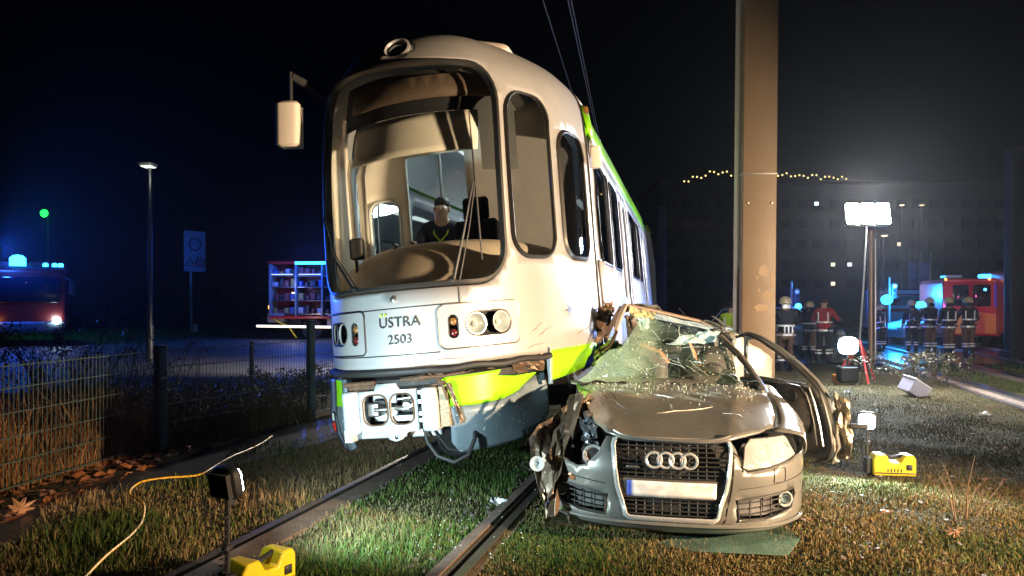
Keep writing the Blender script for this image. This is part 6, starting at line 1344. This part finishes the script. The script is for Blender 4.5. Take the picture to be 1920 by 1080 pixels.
# big frame sign at right, traffic lights
t = thing('notice_board', 'large lilac framed board behind the white van at right', 'sign', pxp(1724, 40)); 
for x_ in (-.62, -.02, .58): q = MB(); q.rbox((x_, 0, 2.2), (.08, .08, 4.4), .01); q.build('post', M['steel'], t)
lil = mat('lilac_grey_board', (.16, .14, .24), .4)
for x_, z_ in ((-.32, 3.4), (.28, 3.4), (-.32, 2.4), (.28, 2.4)): q = MB(); q.rbox((x_, 0, z_), (.54, .04, .95), .02, axis=1); q.build('board_panel', lil, t)
for u, Y, v, l_ in ((1668, 30, 520, 'traffic light on a pale post above the patrol car beacon'), (1484, 26, 528, 'traffic light on a post behind the nearest firefighter')):
    t = thing('traffic_light', l_, 'traffic light', pxp(u, Y)); hT = H+(HV-v)/F*Y; q = MB(); q.tube([(0, 0, 0), (0, 0, hT)], .04, 8); q.build('post', M['steel'], t)
    q = MB(); q.rbox((.16, -.02, hT-.55), (.2, .16, .62), .04); hd_ = q.build('signal_head', M['black'], t)
    for k in range(3): q = MB(); q.lathe([(.07, 0), (.07, .02), (0, .03)], (.16, -.1, hT-.36-k*.19), (R(90), 0, 0), 12); q.build('signal_lens', M['white'] if k == 0 else M['pane'], hd_)
t = thing('signal_lamp', 'bright green lamp on a dark mast high above the left fire engine', 'signal', (P(83, 400, 42).x, 42, 0)); hT = P(83, 400, 42).z
q = MB(); q.tube([(0, .3, 0), (0, .3, hT+.3)], .05, 8); q.build('post', M['dark'], t); q = MB(); q.rbox((0, .15, hT), (.45, .3, .35), .06); q.build('housing', M['black'], t)
q = MB(); q.lathe([(.22, 0), (.19, .08), (0, .12)], (0, -.01, hT), (R(90), 0, 0), 18); q.build('green_lens', M['greenled'], t)
# ================================================ FAR BUILDING AND GARLAND
t = thing('office_building', 'dark multi storey building with a few lit windows in the background', 'building', (P(1238, 572, 92).x, 92, 0))
bw_ = P(2080, 572, 92).x-t.location.x; bh_ = P(0, 345, 92).z
q = MB(); q.box((bw_/2, 7, bh_/2), (bw_, 14, bh_)); q.build('wall', mat('dark_render', (.02, .02, .022), .8, 0, .3, .3), t)
q = MB(); q.box((bw_/2, 7, bh_+.2), (bw_+.6, 14.6, .4)); q.build('roof', M['dark'], t)
litw = emis('lit_window', (1, .85, .6), 1.6); litw2 = emis('cool_lit_window', (.8, .9, 1), 1.8); dim = mat('window_pane_dark', (.015, .017, .025), .1)
lit = {(1555, 493), (1592, 490), (1555, 516), (1594, 514), (1604, 513), (1578, 512)}
cols = [P(u, 0, 92).x-t.location.x for u in range(1256, 2060, 31)]
for r_ in range(5):
    z_ = P(0, 535-r_*38+(2 if r_ else 0), 92).z+.2
    for ci, x_ in enumerate(cols):
        q = MB(); q.box((x_, -.03, z_), (1.3, .10, 1.25)); q.build('window', M['dark'], t); w_o = bpy.data.objects[-1] if False else None
        fr_ = t.children[-1]; on = (r_, ci) in ((1, 10), (1, 11), (0, 10), (4, 9), (2, 14)); q = MB(); q.box((x_-.3 if on else x_, -.10, z_), (.5 if on else 1.1, .03, .45 if on else 1.05)); q.build('pane', litw2 if on and ci % 2 else (litw if on else dim), fr_)
t = thing('light_garland', 'zigzag string of small warm lights hanging high behind the mast', 'light string', (P(1436, 0, 70).x, 70, 0)); rg = random.Random(4)
gp_ = []
for k in range(78):
    u = 1283+k*4.0; v = np.interp(u, [1283, 1300, 1345, 1385, 1450, 1520, 1590], [341, 334, 322, 328, 328, 330, 336])+rg.uniform(-2.0, 2.0)+3*math.sin(k*.9); gp_.append(P(u, v, 70)-t.location)
q = MB(); q.tube(gp_, .03, 4); q.build('string', M['dark'], t)
bulb = emis('garland_bulb', (1, .72, .25), 2.2); bme = None
for p in gp_[::2]:
    if bme is None: q = MB(); q.ell((0, 0, 0), (.085, .085, .085), 8, 5); o = q.build('bulb', bulb, t); bme = o.data
    else: o = bpy.data.objects.new('bulb', bme); C.objects.link(o); o.parent = t
    o.location = p
# tree line far behind on the left and dark hedge
def clump(name, n, f, s, m):
    V = []; Fc = []; rg = random.Random(n)
    for k in range(n):
        p = Vector(f(rg)); d = Vector([rg.uniform(-1, 1) for _ in range(3)]).normalized()*s*rg.uniform(.5, 1.2); e = d.orthogonal().normalized()*s*.5; o = len(V); V += [tuple(p-d), tuple(p-e), tuple(p+d), tuple(p+e)]; Fc.append((o, o+1, o+2, o+3))
    me = bpy.data.meshes.new(name); me.from_pydata(V, [], Fc); me.update(); return kind(link(name, me, m, smooth=False), 'stuff')
clump('far_hedge', 9000, lambda r: (r.uniform(-60, -6), 58+r.uniform(-1.5, 1.5), abs(r.gauss(0, 1.0))*1.1), .22, leafm)
# ================================================ THIN HAZE ADDED FOR GLOW ROUND THE LAMPS
hz = MB(); hz.box((0, 48, 4.2), (130, 104, 10.4)); hzo = hz.build('haze', None, None, smooth=False)
hm_ = bpy.data.materials.new('glow_haze'); hm_.use_nodes = True; nt = hm_.node_tree; nt.nodes.clear(); out = nt.nodes.new('ShaderNodeOutputMaterial'); pv = nt.nodes.new('ShaderNodeVolumePrincipled'); pv.inputs['Density'].default_value = .0003; pv.inputs['Color'].default_value = (.85, .88, .95, 1); pv.inputs['Anisotropy'].default_value = .8; nt.links.new(pv.outputs[0], out.inputs['Volume'])
hzo.data.materials.append(hm_); kind(hzo, 'stuff')
